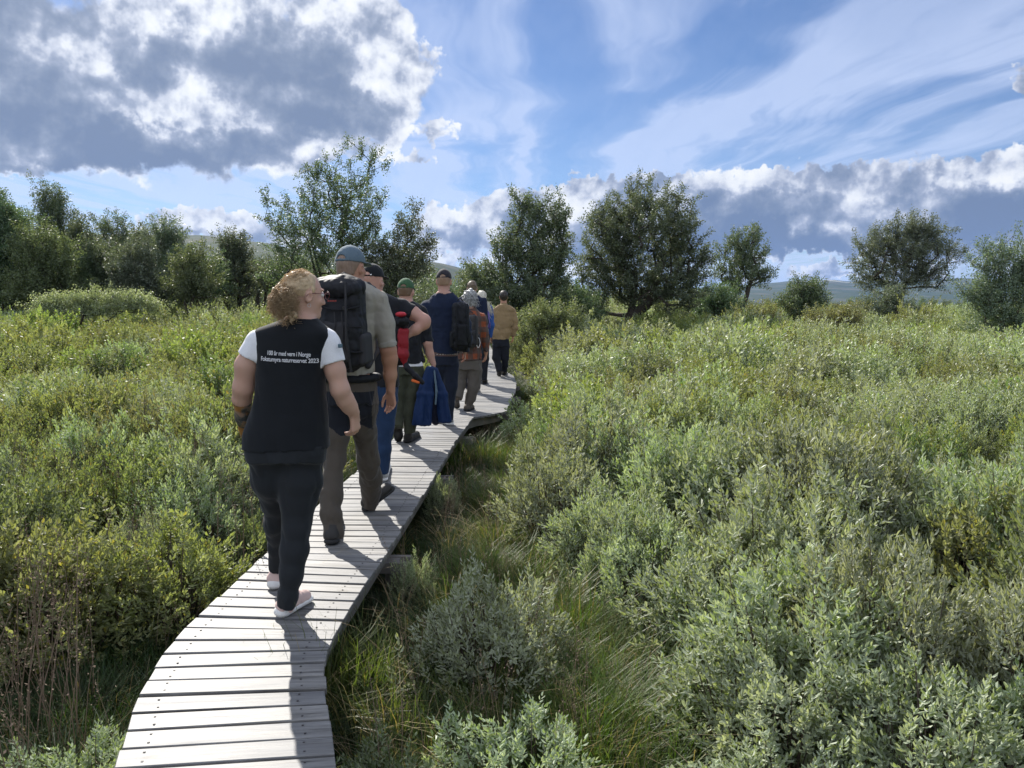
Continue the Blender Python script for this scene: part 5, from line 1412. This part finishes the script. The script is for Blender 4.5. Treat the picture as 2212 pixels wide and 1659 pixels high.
def rucksack(name, label, owner, c, half, M, m1, m2, h, lid=True, straps=(), extra=None, group='rucksacks carried by the walkers'):
    o = empty(name, tuple(c - Vector((0, 0, half[2])))); tag(o, label, 'backpack', group); M = [Vector(m_) for m_ in M]; r, f, u = M
    lo, hi = bounds([c], max(half) * 1.7 + .1)
    S = Sdf(lo, hi, h); S.box(c, half, M, .085, 0); S.ell(c - f * half[1] * .6 - u * half[2] * .2, (half[0] * .9, half[1] * .9, half[2] * .75), M, .05); S.wrinkle(.009, 8, 2); addto(o, 'pack_body', S, [m1])
    if lid:
        S = Sdf(lo, hi, h); S.ell(c + u * half[2] * .84 - f * .01, (half[0] * 1.08, half[1] * 1.25, half[2] * .30), M, 0); S.box(c + u * half[2] * .80 - f * .02, (half[0] * .9, half[1] * 1.05, half[2] * .16), M, .04, .03); S.wrinkle(.008, 10, 5); addto(o, 'lid', S, [m1])
    S = Sdf(lo, hi, h); S.box(c - f * half[1] * 1.2 - u * half[2] * .30, (half[0] * .62, .035, half[2] * .45), M, .03, 0); S.wrinkle(.005, 10, 6); addto(o, 'front_pocket', S, [m2])
    for s in (-1, 1):
        S = Sdf(lo, hi, h); S.box(c + r * s * half[0] * .90 - u * half[2] * .5, (.026, half[1] * .7, half[2] * .34), M, .025, 0); addto(o, 'side_pocket', S, [m2])
        mb = MB(); y_ = -half[1] * 1.25
        mb.tube([c + r * s * half[0] * .55 + f * y_ * .85 + u * half[2] * .95, c + r * s * half[0] * .60 + f * y_ * 1.15 + u * half[2] * .3, c + r * s * half[0] * .60 + f * y_ * 1.25 - u * half[2] * .3, c + r * s * half[0] * .55 + f * y_ * .8 - u * half[2] * .95], .008, 5)
        part_mesh(o, 'compression_strap', np.concatenate(mb.v), np.concatenate(mb.f), m2, True)
    mb = MB(); mb.tube([c + r * .035 * k + f * half[1] * .5 + u * (half[2] + .035 * math.cos(k * 1.4)) for k in (-1, -.5, 0, .5, 1)], .008, 5)
    part_mesh(o, 'grab_loop', np.concatenate(mb.v), np.concatenate(mb.f), m2, True)
    for path, rad in straps:
        S = Sdf(*bounds(path, .06), max(h, .006))
        for a, b in zip(path[:-1], path[1:]): S.cone(a, b, rad, rad, .01)
        addto(o, 'shoulder_strap', S, [m2])
    return o
PACKD = cloth('dark_grey_ripstop', (.015, .016, .020), .6, 300, .3, sheen=0); PACKB = cloth('black_webbing', (.010, .011, .014), .6, 500, .3, sheen=0); PACKG = cloth('grey_mesh', (.038, .038, .042), .7, 300, .3, sheen=0)
PLASTIC = simple('black_plastic', (.02, .02, .022), .35, .5, 20)
J2 = I2['J']; c2 = J2(742, 703, -.25); M2 = hframe(R(12), R(5))
def over_shoulder(I, s, back, top, front, low):
    return [back, top, front, low]
sh = [J2(800, 622, 0), J2(716, 622, 0)]
rk2 = rucksack('hiking_rucksack', 'large dark grey trekking rucksack on the back of the tall man in the blue-grey cap', w2, c2, (.150, .110, .285), M2, PACKD, PACKG, .007,
    straps=[([J2(775, 640, -.12), J2(795, 617, -.02), J2(806, 625, .09), J2(800, 690, .16), J2(812, 760, .10), J2(795, 790, -.1)], .022), ([J2(725, 640, -.12), J2(722, 617, -.02), J2(722, 625, .09), J2(725, 690, .16), J2(705, 760, .10), J2(715, 790, -.1)], .022)])
S = Sdf(*bounds([J2(700, 815, -.2), J2(820, 815, .2)], .08), .008)
tr2 = I2['tr']; 
for a_ in range(24):
    t0, t1 = a_ / 24 * 6.2832, (a_ + 1) / 24 * 6.2832; cc = J2(756, 815, 0); ww = J2(816, 815).x - cc.x
    S.cone(cc + Vector((math.cos(t0) * ww, math.sin(t0) * .145, 0)), cc + Vector((math.cos(t1) * ww, math.sin(t1) * .145, 0)), .024, .024, .01)
addto(rk2, 'hip_belt', S, [PACKB])
for hz_, nm_ in ((.42, 'cross_strap'), (-.02, 'cross_strap'), (-.5, 'cross_strap')):
    mb = MB(); q_ = [c2 + M2[0] * x_ * .150 - M2[1] * (.150 - .07 * x_ * x_) + M2[2] * (hz_ * .285 + .012 * math.sin(x_ * 3 + hz_ * 9)) for x_ in np.linspace(-1, 1, 9)]
    mb.tube(q_, .007, 5); part_mesh(rk2, nm_, np.concatenate(mb.v), np.concatenate(mb.f), PACKB, True)
    for x_ in (-.55, .55):
        mb = MB(); mb.box(c2 + M2[0] * x_ * .150 - M2[1] * .146 + M2[2] * hz_ * .285, (.026, .014, .022), Matrix((M2[0], M2[1], M2[2])).transposed())
        part_mesh(rk2, 'buckle', np.concatenate(mb.v), np.concatenate(mb.f), PLASTIC)
for x_, l_ in ((-.45, .16), (.42, .22), (.1, .12)):
    mb = MB(); s_ = c2 + M2[0] * x_ * .150 - M2[1] * .155 + M2[2] * .10; mb.tube([s_, s_ + Vector((.006, -.006, -l_ * .5)), s_ + Vector((-.004, -.002, -l_))], .0045, 4)
    part_mesh(rk2, 'loose_webbing', np.concatenate(mb.v), np.concatenate(mb.f), PACKG, True)
mb = MB()
for k in range(5): mb.box(c2 - M2[1] * .150 + M2[0] * (-.02 + .012 * k) + M2[2] * .165, (.007, .003, .009), Matrix((M2[0], M2[1], M2[2])).transposed())
part_mesh(rk2, 'red_print', np.concatenate(mb.v), np.concatenate(mb.f), simple('red_print', (.35, .06, .05), .6, .3))

# 3 -- man in black t-shirt, hand on hip
Y3 = 6.45; BLKT = cloth('black_t_shirt', (.013, .014, .018), .85); JEAN = cloth('blue_denim', (.018, .042, .10), .85, 500, .25)
w3, I3 = figure('man in a black t-shirt and black cap with one hand on his hip', Y3, G(822, 1030), dict(
    h=.007, yaw=R(10), skin=SKIN3, head=(806, 606, R(22), R(0), 1.05, .02), neck=(803, 642, 0), nr=.064,
    torso=[(632, 780, 828, .07, 0), (640, 765, 855, .09, 0), (652, 755, 874, .11, 0), (690, 757, 874, .125, 0), (760, 762, 866, .12, 0), (800, 764, 862, .12, 0), (840, 764, 862, .13, 0), (870, 766, 860, .12, 0)],
    arms={'L': [(764, 660, 0, .054), (752, 720, .0, .048), (750, 760, .06, .043), (760, 810, .15, .03)],
          'R': [(866, 662, 0, .058), (892, 676, -.01, .056), (917, 692, -.03, .049), (916, 699, -.03, .048), (898, 712, -.06, .042), (878, 724, -.08, .031)]},
    hands={'R': ((-1, .1, -.35), (.3, .9, 0), (-.2, -.2, 1), .5), 'L': ((0, .4, -.8), (1, 0, 0), (0, 1, 0), .5)},
    tops=[dict(name='t_shirt', mat=BLKT, v0=835, v1=632, grow=.005, sleeve={'L': 1.0, 'R': 1.0}, ease=.014, wr=.005, ws=7, seed=41)],
    trousers=dict(mat=JEAN, v1=828, vc=865, wr=.005, ws=8),
    legs={'L': [(792, 870, 0, .095), (793, 920, .15, .078), (797, 960, .28, .066), (800, 1000, .42, .058)], 'R': [(834, 870, 0, .095), (832, 920, .0, .080), (828, 970, .0, .066), (826, 1022, .02, .062)]},
    feet={'R': (G(826, 1041), G(834, 1008), P(827, 1020, 6.5)), 'L': (G(800, 1015), G(806, 985), P(800, 1000, 6.9))},
    shoe=dict(upper=simple('pale_trainer', (.5, .5, .5), .7, .3, 20), sole=WSOLE, size=1.05)))
cap(w3, I3, BLACKC, tilt=R(-3), h=.006)
mb = MB(); rr_, ff_, uu_ = I3['fr']; mb.box(I3['hc'] - ff_ * .103 + rr_ * .045 + uu_ * .045, (.014, .004, .009), Matrix((rr_, ff_, uu_)).transposed())
part_mesh(w3, 'cap_tag', np.concatenate(mb.v), np.concatenate(mb.f), WHITEC)
RED = cloth('red_nylon', (.26, .014, .022), .5, 300, .1, sheen=0); J3 = I3['J']
M3 = hframe(R(-10), 0); c3 = J3(872, 738, -.16)
o3 = empty('daypack', tuple(c3 - Vector((0, 0, .22)))); tag(o3, 'narrow black and red daypack hanging behind the man with his hand on his hip', 'backpack', 'rucksacks carried by the walkers')
S = Sdf(*bounds([c3], .32), .006); S.box(c3 + Vector((-.03, .05, 0)), (.075, .06, .21), M3, .05, 0); S.wrinkle(.008, 9, 2); addto(o3, 'pack_body', S, [PACKB])
S = Sdf(*bounds([c3], .32), .006); S.box(c3 + Vector((0, -.03, -.01)), (.050, .032, .125), M3, .03, 0); S.cone(c3 + Vector((0, -.03, -.1)), c3 + Vector((.01, -.03, -.20)), .042, .018, .02); S.wrinkle(.006, 12, 3); addto(o3, 'red_panel', S, [RED])
S = Sdf(*bounds([c3], .32), .006); S.ell(c3 + Vector((-.015, -.03, .222)), (.045, .04, .022), None, 0); addto(o3, 'red_top', S, [cloth('light_red_nylon', (.48, .03, .045), .5, sheen=0)])
S = Sdf(*bounds([c3], .32), .006); S.ell(c3 + Vector((0, -.03, .165)), (.06, .05, .045), None, 0); S.wrinkle(.006, 14, 5); addto(o3, 'lid', S, [PACKB])
S = Sdf(*bounds([J3(872, 770, -.2), J3(915, 830, -.2)], .1), .006)
pp = [J3(868, 765, -.16), J3(880, 795, -.2), J3(897, 812, -.21), J3(912, 826, -.2)]
for a_, b_ in zip(pp[:-1], pp[1:]): S.cone(a_, b_, .026, .020, .01)
addto(o3, 'hip_strap', S, [PACKB])
S = Sdf(*bounds([J3(898, 824, -.22)], .08), .005); S.cone(J3(892, 822, -.22), J3(904, 826, -.22), .013, .011, .01); addto(o3, 'orange_tab', S, [cloth('orange_webbing', (.75, .16, .04), .6, sheen=0)])

# 4 -- man in green cap carrying the blue jacket
Y4 = 8.25; OLIVE = cloth('olive_camouflage', (.050, .055, .035), .85, 200, .5)
w4, I4 = figure('man in a green cap, black t-shirt and olive trousers, carrying a blue jacket', Y4, G(872, 955), dict(
    h=.0075, yaw=R(5), skin=SKIN3, head=(877, 629, R(8), 0, 1.04, .02), neck=(876, 655, 0), nr=.06,
    torso=[(650, 862, 892, .07, 0), (656, 850, 905, .09, 0), (666, 841, 917, .11, 0), (700, 843, 915, .12, 0), (740, 848, 911, .115, 0), (786, 848, 915, .115, 0), (812, 846, 917, .12, 0)],
    arms={'L': [(845, 674, 0, .054), (838, 710, 0, .05), (836, 745, .02, .045), (842, 790, .08, .03)],
          'R': [(912, 676, 0, .058), (919, 715, 0, .056), (924, 742, 0, .048), (929, 765, .02, .042), (936, 787, .03, .031)]},
    hands={'R': ((.1, .1, -1), (-.9, .1, 0), (0, 1, 0), 1.1), 'L': ((0, .2, -1), (1, 0, 0), (0, 1, 0), .5)},
    tops=[dict(name='undershirt', mat=WHITEC, v0=791, v1=776, grow=-.004, wr=.001, seed=50), dict(name='t_shirt', mat=BLKT, v0=785, v1=650, grow=.013, sleeve={'L': 1.7, 'R': 1.9}, ease=.016, wr=.011, ws=6, seed=51)],
    trousers=dict(mat=OLIVE, v1=790, vc=808, wr=.008, ws=7, grow=-.002),
    legs={'L': [(864, 815, 0, .095), (863, 850, .0, .082), (861, 880, -.02, .074), (857, 924, -.12, .066)], 'R': [(899, 815, 0, .098), (892, 850, .0, .085), (887, 885, 0, .076), (885, 936, 0, .070)]},
    feet={'R': (G(878, 957), G(902, 944), P(885, 914, 8.3)), 'L': (G(853, 952) + Vector((0, -.0, .17)), G(857, 957) + Vector((0, .10, .0)), P(857, 906, 8.15))},
    shoe=dict(upper=BOOT, sole=BSOLE, size=1.1, up=.05)))
cap(w4, I4, cloth('green_cap', (.045, .11, .05)), tilt=R(-4), h=.006); shorthair(w4, I4, hairmat('brown_short_hair', (.10, .055, .03), (.2, .12, .07)), .0075, .05, .002, wr=.001)
BLUE = cloth('royal_blue_shell', (.005, .023, .085), .55, 400, .15, sheen=0); J4 = I4['J']
def jacket():
    c = J4(930, 855, -.12); o = empty('blue_jacket', tuple(J4(930, 924, -.12))); tag(o, 'royal blue jacket hanging folded from the hand of the man in the green cap', 'jacket')
    S = Sdf(*bounds([J4(885, 780, -.2), J4(978, 925, .1)], .08), .0065); fr_ = (0, 1, 0)
    def panel(pts, d, th=.022, k=.02):
        for (u, v, hw) in pts: pass
        for (u0, v0, w0), (u1, v1, w1_) in zip(pts[:-1], pts[1:]):
            n = 7
            for i in range(-n, n + 1):
                s_ = i / n; off = .020 * math.sin(i * .85 + d * 19)
                S.cone(J4(u0 + s_ * w0, v0, -.10 + d + off * (v0 - 780) / 140), J4(u1 + s_ * w1_, v1, -.10 + d + off * (v1 - 780) / 140), th, th, .035)
    panel([(930, 797, 7), (918, 850, 15), (911, 916, 19)], -.03, .013)
    panel([(938, 800, 4), (953, 850, 9), (961, 910, 12)], .02, .013)
    S.wrinkle(.005, 9, 5, (1.6, 1, .6)); addto(o, 'shell', S, [BLUE])
    S = Sdf(*bounds([J4(925, 840, -.2), J4(950, 925, .1)], .06), .0065)
    S.cone(J4(934, 830, -.03), J4(941, 910, -.03), .018, .045, .01, sq=((0, 1, 0), .45)); addto(o, 'lining', S, [cloth('dark_lining', (.012, .014, .03), .7)])
    S = Sdf(*bounds([J4(938, 795, -.15), J4(942, 880, -.1)], .06), .006)
    S.cone(J4(938, 800, -.15), J4(943, 845, -.17), .010, .012, .01); S.cone(J4(943, 845, -.17), J4(941, 873, -.17), .012, .009, .01); addto(o, 'drawcord', S, [cloth('grey_blue_hem', (.10, .15, .19), .7)])
jacket()

# 5 -- tall man in navy
Y5 = 9.5; NAVY = cloth('navy_fleece', (.014, .022, .050), .9); DJ = cloth('dark_indigo_denim', (.013, .018, .034), .85)
w5, I5 = figure('tall man in a navy fleece and dark patterned cap with dark jeans', Y5, G(960, 916), dict(
    h=.009, yaw=R(4), skin=SKIN3, head=(959, 607, R(2), 0, 1.12, .02), neck=(959, 638, 0), nr=.062,
    torso=[(632, 942, 976, .08, 0), (642, 928, 992, .1, 0), (655, 917, 1004, .12, 0), (700, 921, 1000, .13, 0), (735, 932, 994, .13, 0), (764, 934, 990, .125, 0), (790, 936, 990, .13, 0)],
    arms={'L': [(921, 662, 0, .062), (917, 700, 0, .058), (919, 735, .05, .052), (926, 765, .25, .032)], 'R': [(999, 662, 0, .062), (1006, 700, 0, .058), (1008, 732, .04, .052), (1004, 760, .2, .032)]},
    hands={'R': ((0, .3, -1), (-1, 0, 0), (0, 1, 0), .7), 'L': ((0, .3, -1), (1, 0, 0), (0, 1, 0), .7)},
    tops=[dict(name='shirt_tail', mat=cloth('plaid_tail', (.16, .09, .07), .8, 300, .1, (.03, (.05, .04, .06), (.40, .36, .32))), v0=769, v1=758, grow=-.004, wr=.001), dict(name='fleece', mat=NAVY, v0=764, v1=632, grow=.008, sleeve={'L': 2.9, 'R': 2.9}, ease=.014, collar=(.42, .082), wr=.010, ws=6, seed=61)],
    trousers=dict(mat=DJ, v1=768, vc=788, wr=.005, ws=8),
    legs={'L': [(951, 792, 0, .098), (951, 830, .12, .084), (951, 860, .25, .070), (950, 885, .42, .062)], 'R': [(975, 792, 0, .10), (973, 835, .0, .086), (970, 875, .0, .072), (968, 908, .02, .065)]},
    feet={'R': (G(977, 919), G(945, 913), P(969, 905, 9.6)), 'L': (G(950, 895), G(953, 880), P(950, 882, 9.95))},
    shoe=dict(upper=simple('grey_trainer', (.30, .30, .31), .7, .3, 20), sole=WSOLE, size=1.05)))
cap(w5, I5, cloth('dark_patterned_cap', (.030, .028, .034), .8, 90, .8), tilt=R(-4), h=.007); shorthair(w5, I5, hairmat('sandy_cropped_hair', (.22, .13, .08), (.34, .22, .14)), .008, .05, .002, wr=.001)
J5 = I5['J']; rucksack('black_backpack', 'plain black backpack slung on one shoulder of the tall man in navy', w5, J5(995, 706, -.20), (.115, .085, .30), hframe(R(-14), R(4)), PACKB, PACKB, .009, lid=False,
    straps=[([J5(985, 665, -.14), J5(984, 648, -.02), J5(990, 655, .1), J5(1000, 700, .15)], .024)])

# 6 -- grey-haired walker in the orange plaid shirt
Y6 = 10.95; PL = cloth('orange_plaid_flannel', (.095, .070, .062), .85, 300, .1, (.15, (.17, .07, .045), (.33, .085, .035))); TAUPE = cloth('taupe_trousers', (.115, .10, .085), .85)
w6, I6 = figure('grey-haired person in an orange and brown plaid shirt and loose taupe trousers', Y6, G(1005, 885), dict(
    h=.009, yaw=R(-6), skin=SKIN2, head=(1015, 645, R(0), R(-8), 1.0, .02), neck=(1013, 668, 0), nr=.055,
    torso=[(664, 1004, 1024, .07, 0), (670, 996, 1034, .09, 0), (680, 986, 1044, .11, 0), (710, 986, 1042, .12, 0), (750, 983, 1040, .13, 0), (778, 981, 1041, .135, 0), (800, 982, 1041, .135, 0)],
    arms={'L': [(990, 684, 0, .052), (984, 712, 0, .05), (982, 740, .04, .045), (984, 768, .12, .03)], 'R': [(1041, 686, 0, .054), (1046, 712, 0, .052), (1049, 738, .02, .046), (1050, 762, .06, .030)]},
    hands={'R': ((-.05, .1, -1), (-1, .2, 0), (0, 1, 0), .8), 'L': ((0, .2, -1), (1, 0, 0), (0, 1, 0), .7)},
    tops=[dict(name='plaid_shirt', mat=PL, v0=778, v1=664, grow=.010, sleeve={'L': 2.9, 'R': 2.9}, ease=.016, collar=(.35, .068), wr=.013, ws=6, seed=71)],
    trousers=dict(mat=TAUPE, v1=776, vc=798, wr=.010, ws=6, grow=.0),
    legs={'L': [(996, 800, 0, .105), (993, 830, -.02, .096), (989, 850, -.06, .082), (986, 862, -.12, .078)], 'R': [(1026, 800, 0, .108), (1023, 835, .0, .10), (1017, 858, 0, .085), (1011, 875, 0, .075)]},
    feet={'R': (G(1006, 889), G(1021, 884), P(1011, 870, 11)), 'L': (G(984, 878) + Vector((0, -.02, .18)), G(986, 885) + Vector((0, .10, .0)), P(986, 858, 10.9))},
    shoe=dict(upper=simple('taupe_boot', (.10, .085, .07), .8, .3, 20), sole=BSOLE, size=1.05)))
GH = hairmat('wavy_grey_hair', (.13, .13, .13), (.62, .62, .61), (34, 34, 34))
def puff(o, I, m_, z, h, seed, wr=.008, drop=.02):
    hc, (r, f, u) = I['hc'], I['fr']; S = Sdf(*bounds([hc], .22), h); M = [r, f, u]
    S.ell(hc + u * .022 - f * .014, (.094 * z, .105 * z, .103 * z), M, 0); S.ell(hc - f * .05 - u * (.03 + drop), (.080 * z, .060 * z, .070 * z), M, .04)
    S.ell(hc + f * .115 - u * .04, (.085, .08, .105), M, .01, sub=True); S.wrinkle(wr, 30, seed, (1, 1, 1), 2); return addto(o, 'hair', S, [m_])
puff(w6, I6, GH, 1.14, .007, 4, .018, .03)
g6 = np.random.default_rng(6)
def curl6(i):
    a = unit(g6.normal(size=3) + np.array([0, -.5, .1])); p = I6['hc'] + Vector((0, -.02, -.005)) + Vector(a * np.array([.10, .11, .115])); t = g6.normal(size=3) * .5 + np.array([0, 0, -.6])
    return [p + Vector(t) * .012 * k + Vector((math.sin(k * 1.1 + i), math.cos(k * 1.1 + i), .3 * math.sin(k + i))) * .008 for k in range(7)]
strands(w6, 'curls', GH, 240, curl6, .0045)
J6 = I6['J']; rucksack('grey_daypack', 'worn grey-brown daypack on the back of the grey-haired person in plaid', w6, J6(1017, 716, -.20), (.115, .075, .24), hframe(R(-6), R(4)), cloth('grey_brown_canvas', (.055, .050, .048), .8), PACKG, .009, lid=False,
    straps=[([J6(1022, 684, -.12), J6(1027, 672, -.02), J6(1030, 678, .08), J6(1032, 720, .13), J6(1038, 755, .05)], .022), ([J6(1005, 684, -.12), J6(1003, 672, -.02), J6(1002, 678, .08), J6(998, 720, .13)], .022)])
S = Sdf(*bounds([J6(1031, 740, -.3)], .14), .006)
for a_ in range(10):
    t0, t1 = a_ / 10 * 6.283, (a_ + 1) / 10 * 6.283; cc = J6(1033, 740, -.24); S.cone(cc + Vector((math.cos(t0) * .026, 0, math.sin(t0) * .07)), cc + Vector((math.cos(t1) * .026, 0, math.sin(t1) * .07)), .006, .006, .002)
addto([o_ for o_ in COL.objects if o_.name.startswith('grey_daypack')][0], 'carabiner', S, [simple('steel_ring', (.6, .6, .6), .3, .7)])

# 7 -- brown-haired man in navy jacket
def plain(label, Y, hu, hv, hair, top, legm, half, v_sh, v_hem, hz=1.0, h=.011, jac='jacket', arm_dx=0, long=None, hmat=None, foot=None, skin=SKIN3):
    s = Y / FV; w_ = half; cx = hu; vf = lambda z_: 829.5 + FV * math.tan(math.atan2(CAMZ - z_, Y) - PITCH)
    f0 = (CAMZ / Y); vb_ = 829.5 + FV * math.tan(math.atan(CAMZ / Y) - PITCH)
    kz = lambda z_: 829.5 - FV * math.tan(math.atan2(z_ - CAMZ, Y) + PITCH)
    zh = P(hu, hv, Y).z; zs = P(hu, v_sh, Y).z; zm = P(hu, v_hem, Y).z; hip = .54 * zh
    fig, I = figure(label, Y, G(cx, vb_), dict(h=h, yaw=0, skin=skin, head=(hu, hv, 0, 0, hz, .02), neck=(hu, v_sh - 4, 0), nr=.058,
        torso=[(v_sh - 8, cx - w_ * .45, cx + w_ * .45, .07, 0), (v_sh - 3, cx - w_ * .8, cx + w_ * .8, .09, 0), (v_sh + 3, cx - w_, cx + w_, .11, 0), (v_sh + 22, cx - w_ * .94, cx + w_ * .94, .12, 0), (v_hem, cx - w_ * .86, cx + w_ * .86, .125, 0), (v_hem + 14, cx - w_ * .86, cx + w_ * .86, .125, 0)],
        arms={'L': [(cx - w_, v_sh + 5, 0, .055), (cx - w_ - 5, kz(zh * .68), 0, .048), (cx - w_ - 3 , kz(zh * .53), .08, .031)], 'R': [(cx + w_, v_sh + 5, 0, .055), (cx + w_ + 4, kz(zh * .68), 0, .048), (cx + w_ + 0, kz(zh * .53), .06, .031)]},
        hands={'R': ((0, .2, -1), (-1, 0, 0), (0, 1, 0), .7), 'L': ((0, .2, -1), (1, 0, 0), (0, 1, 0), .7)},
        tops=[dict(name=jac, mat=top, v0=v_hem, v1=v_sh - 8, grow=.010, sleeve={'L': 1.95, 'R': 1.95}, ease=.016, collar=(.3, .075), wr=.006, ws=6, seed=81)],
        trousers=dict(mat=legm, v1=v_hem - 4, vc=kz(hip), wr=.006, ws=7),
        legs={'L': [(cx - w_ * .45, kz(hip), 0, .10), (cx - w_ * .45, kz(.29 * zh), .10, .075), (cx - w_ * .35, kz(.06), .22, .060)], 'R': [(cx + w_ * .45, kz(hip), 0, .10), (cx + w_ * .42, kz(.29 * zh), -.02, .075), (cx + w_ * .3, kz(.06), -.12, .060)]},
        feet={'L': (G(cx - w_ * .35, vb_ - 5), G(cx - w_ * .35, vb_ - 5) + Vector((0, .27, .03)), P(cx - w_ * .35, kz(.10), Y + .22)), 'R': (G(cx + w_ * .3, vb_), G(cx + w_ * .3, vb_) + Vector((0.02, .27, 0)), P(cx + w_ * .3, kz(.10), Y - .1))},
        shoe=dict(upper=BOOT, sole=BSOLE, size=1.05, up=.05)))
    return fig, I
w7, I7 = plain('brown-haired man in a dark navy jacket ahead of the grey-haired person, mostly hidden', 13.3, 1020, 622, None, NAVY, DJ, 24, 645, 735, 1.05)
shorthair(w7, I7, hairmat('thinning_brown_hair', (.13, .085, .05), (.15, .11, .07)), .009, .085, .010, wr=.006)
S = Sdf(*bounds([I7['nk']], .16), .008)
for a_ in range(12):
    t0, t1 = a_ / 12 * 6.283, (a_ + 1) / 12 * 6.283; cc = I7['nk'] + Vector((0, 0, .03)); S.cone(cc + Vector((math.cos(t0) * .075, math.sin(t0) * .07, 0)), cc + Vector((math.cos(t1) * .075, math.sin(t1) * .07, 0)), .026, .026, .01)
S.wrinkle(.006, 20, 3); addto(w7, 'scarf', S, [cloth('brown_plaid_scarf', (.30, .20, .13), .9, 300, .2, (.03, (.12, .07, .06), (.4, .33, .25)))])
w8, I8 = plain('white-blond person in a bright blue jacket, behind the grey-haired walker', 14.6, 1041, 641, None, cloth('bright_blue_shell', (.03, .09, .32), .6, sheen=0), cloth('black_trouser', (.012, .014, .02)), 16, 661, 726, .98)
HW = hairmat('white_blond_hair', (.45, .40, .30), (.80, .77, .68), (40, 40, 10))
puff(w8, I8, HW, .98, .009, 5, .006, .0)
g8 = np.random.default_rng(8); b8 = P(1052, 655, 14.5)
strands(w8, 'loose_hair', HW, 60, lambda i: (lambda a, s: [b8 + Vector(a) + Vector((s * .03 * k + .006 * math.sin(k * 1.5 + i), .0, -.035 * k)) for k in range(7)])(g8.normal(size=3) * np.array([.025, .03, .03]), g8.uniform(.1, .5)), .006)
rucksack('purple_daypack', 'soft purple daypack on the back of the person in the bright blue jacket', w8, P(1047, 691, 14.33), (.095, .08, .20), hframe(0, 0), cloth('purple_nylon', (.16, .12, .38), .6, sheen=0), cloth('dark_purple_nylon', (.08, .06, .2), .6, sheen=0), .009, lid=False)

# 9 -- front walker in the tan shirt
Y9 = 16.1; TAN = cloth('tan_check_shirt', (.30, .205, .105), .85, 200, .08, (.03, (.25, .17, .085), (.34, .24, .13)))
w9, I9 = figure('dark-haired man leading the line in a tan checked shirt and black trousers', Y9, G(1082, 812), dict(
    h=.011, yaw=R(0), skin=SKIN2, head=(1088, 641, R(-6), 0, 1.06, .02), neck=(1088, 661, 0), nr=.06,
    torso=[(659, 1078, 1098, .08, 0), (664, 1069, 1107, .1, 0), (670, 1064, 1111, .12, 0), (695, 1065, 1108, .13, 0), (734, 1063, 1100, .13, 0), (748, 1062, 1101, .13, 0)],
    arms={'L': [(1065, 674, 0, .058), (1060, 695, 0, .052), (1059, 712, .02, .046), (1061, 730, .08, .031)], 'R': [(1109, 674, 0, .058), (1112, 692, 0, .054), (1112, 708, 0, .048), (1108, 727, .05, .031)]},
    hands={'R': ((-.05, .1, -1), (-1, .2, 0), (0, 1, 0), .8), 'L': ((0, .2, -1), (1, 0, 0), (0, 1, 0), .7)},
    tops=[dict(name='checked_shirt', mat=TAN, v0=734, v1=659, grow=.012, sleeve={'L': 2.9, 'R': 2.9}, ease=.018, collar=(.3, .075), wr=.013, ws=6, seed=91)],
    trousers=dict(mat=cloth('black_trouser_cloth', (.013, .015, .022)), v1=732, vc=748, wr=.007, ws=7),
    legs={'L': [(1073, 750, 0, .105), (1072, 772, -.03, .088), (1077, 788, -.06, .072), (1078, 803, -.12, .07)], 'R': [(1091, 750, 0, .105), (1091, 772, .03, .088), (1090, 790, .06, .072), (1088, 802, .1, .066)]},
    feet={'R': (G(1088, 811), G(1091, 805), P(1088, 800, 16.2)), 'L': (G(1077, 812) + Vector((0, -.0, .13)), G(1078, 814) + Vector((0, .16, 0)), P(1078, 801, 15.98))},
    shoe=dict(upper=BOOT, sole=BSOLE, size=1.1, up=.05)))
shorthair(w9, I9, hairmat('dark_brown_hair', (.016, .011, .008), (.04, .027, .018)), .009, .085, .014, wr=.005)
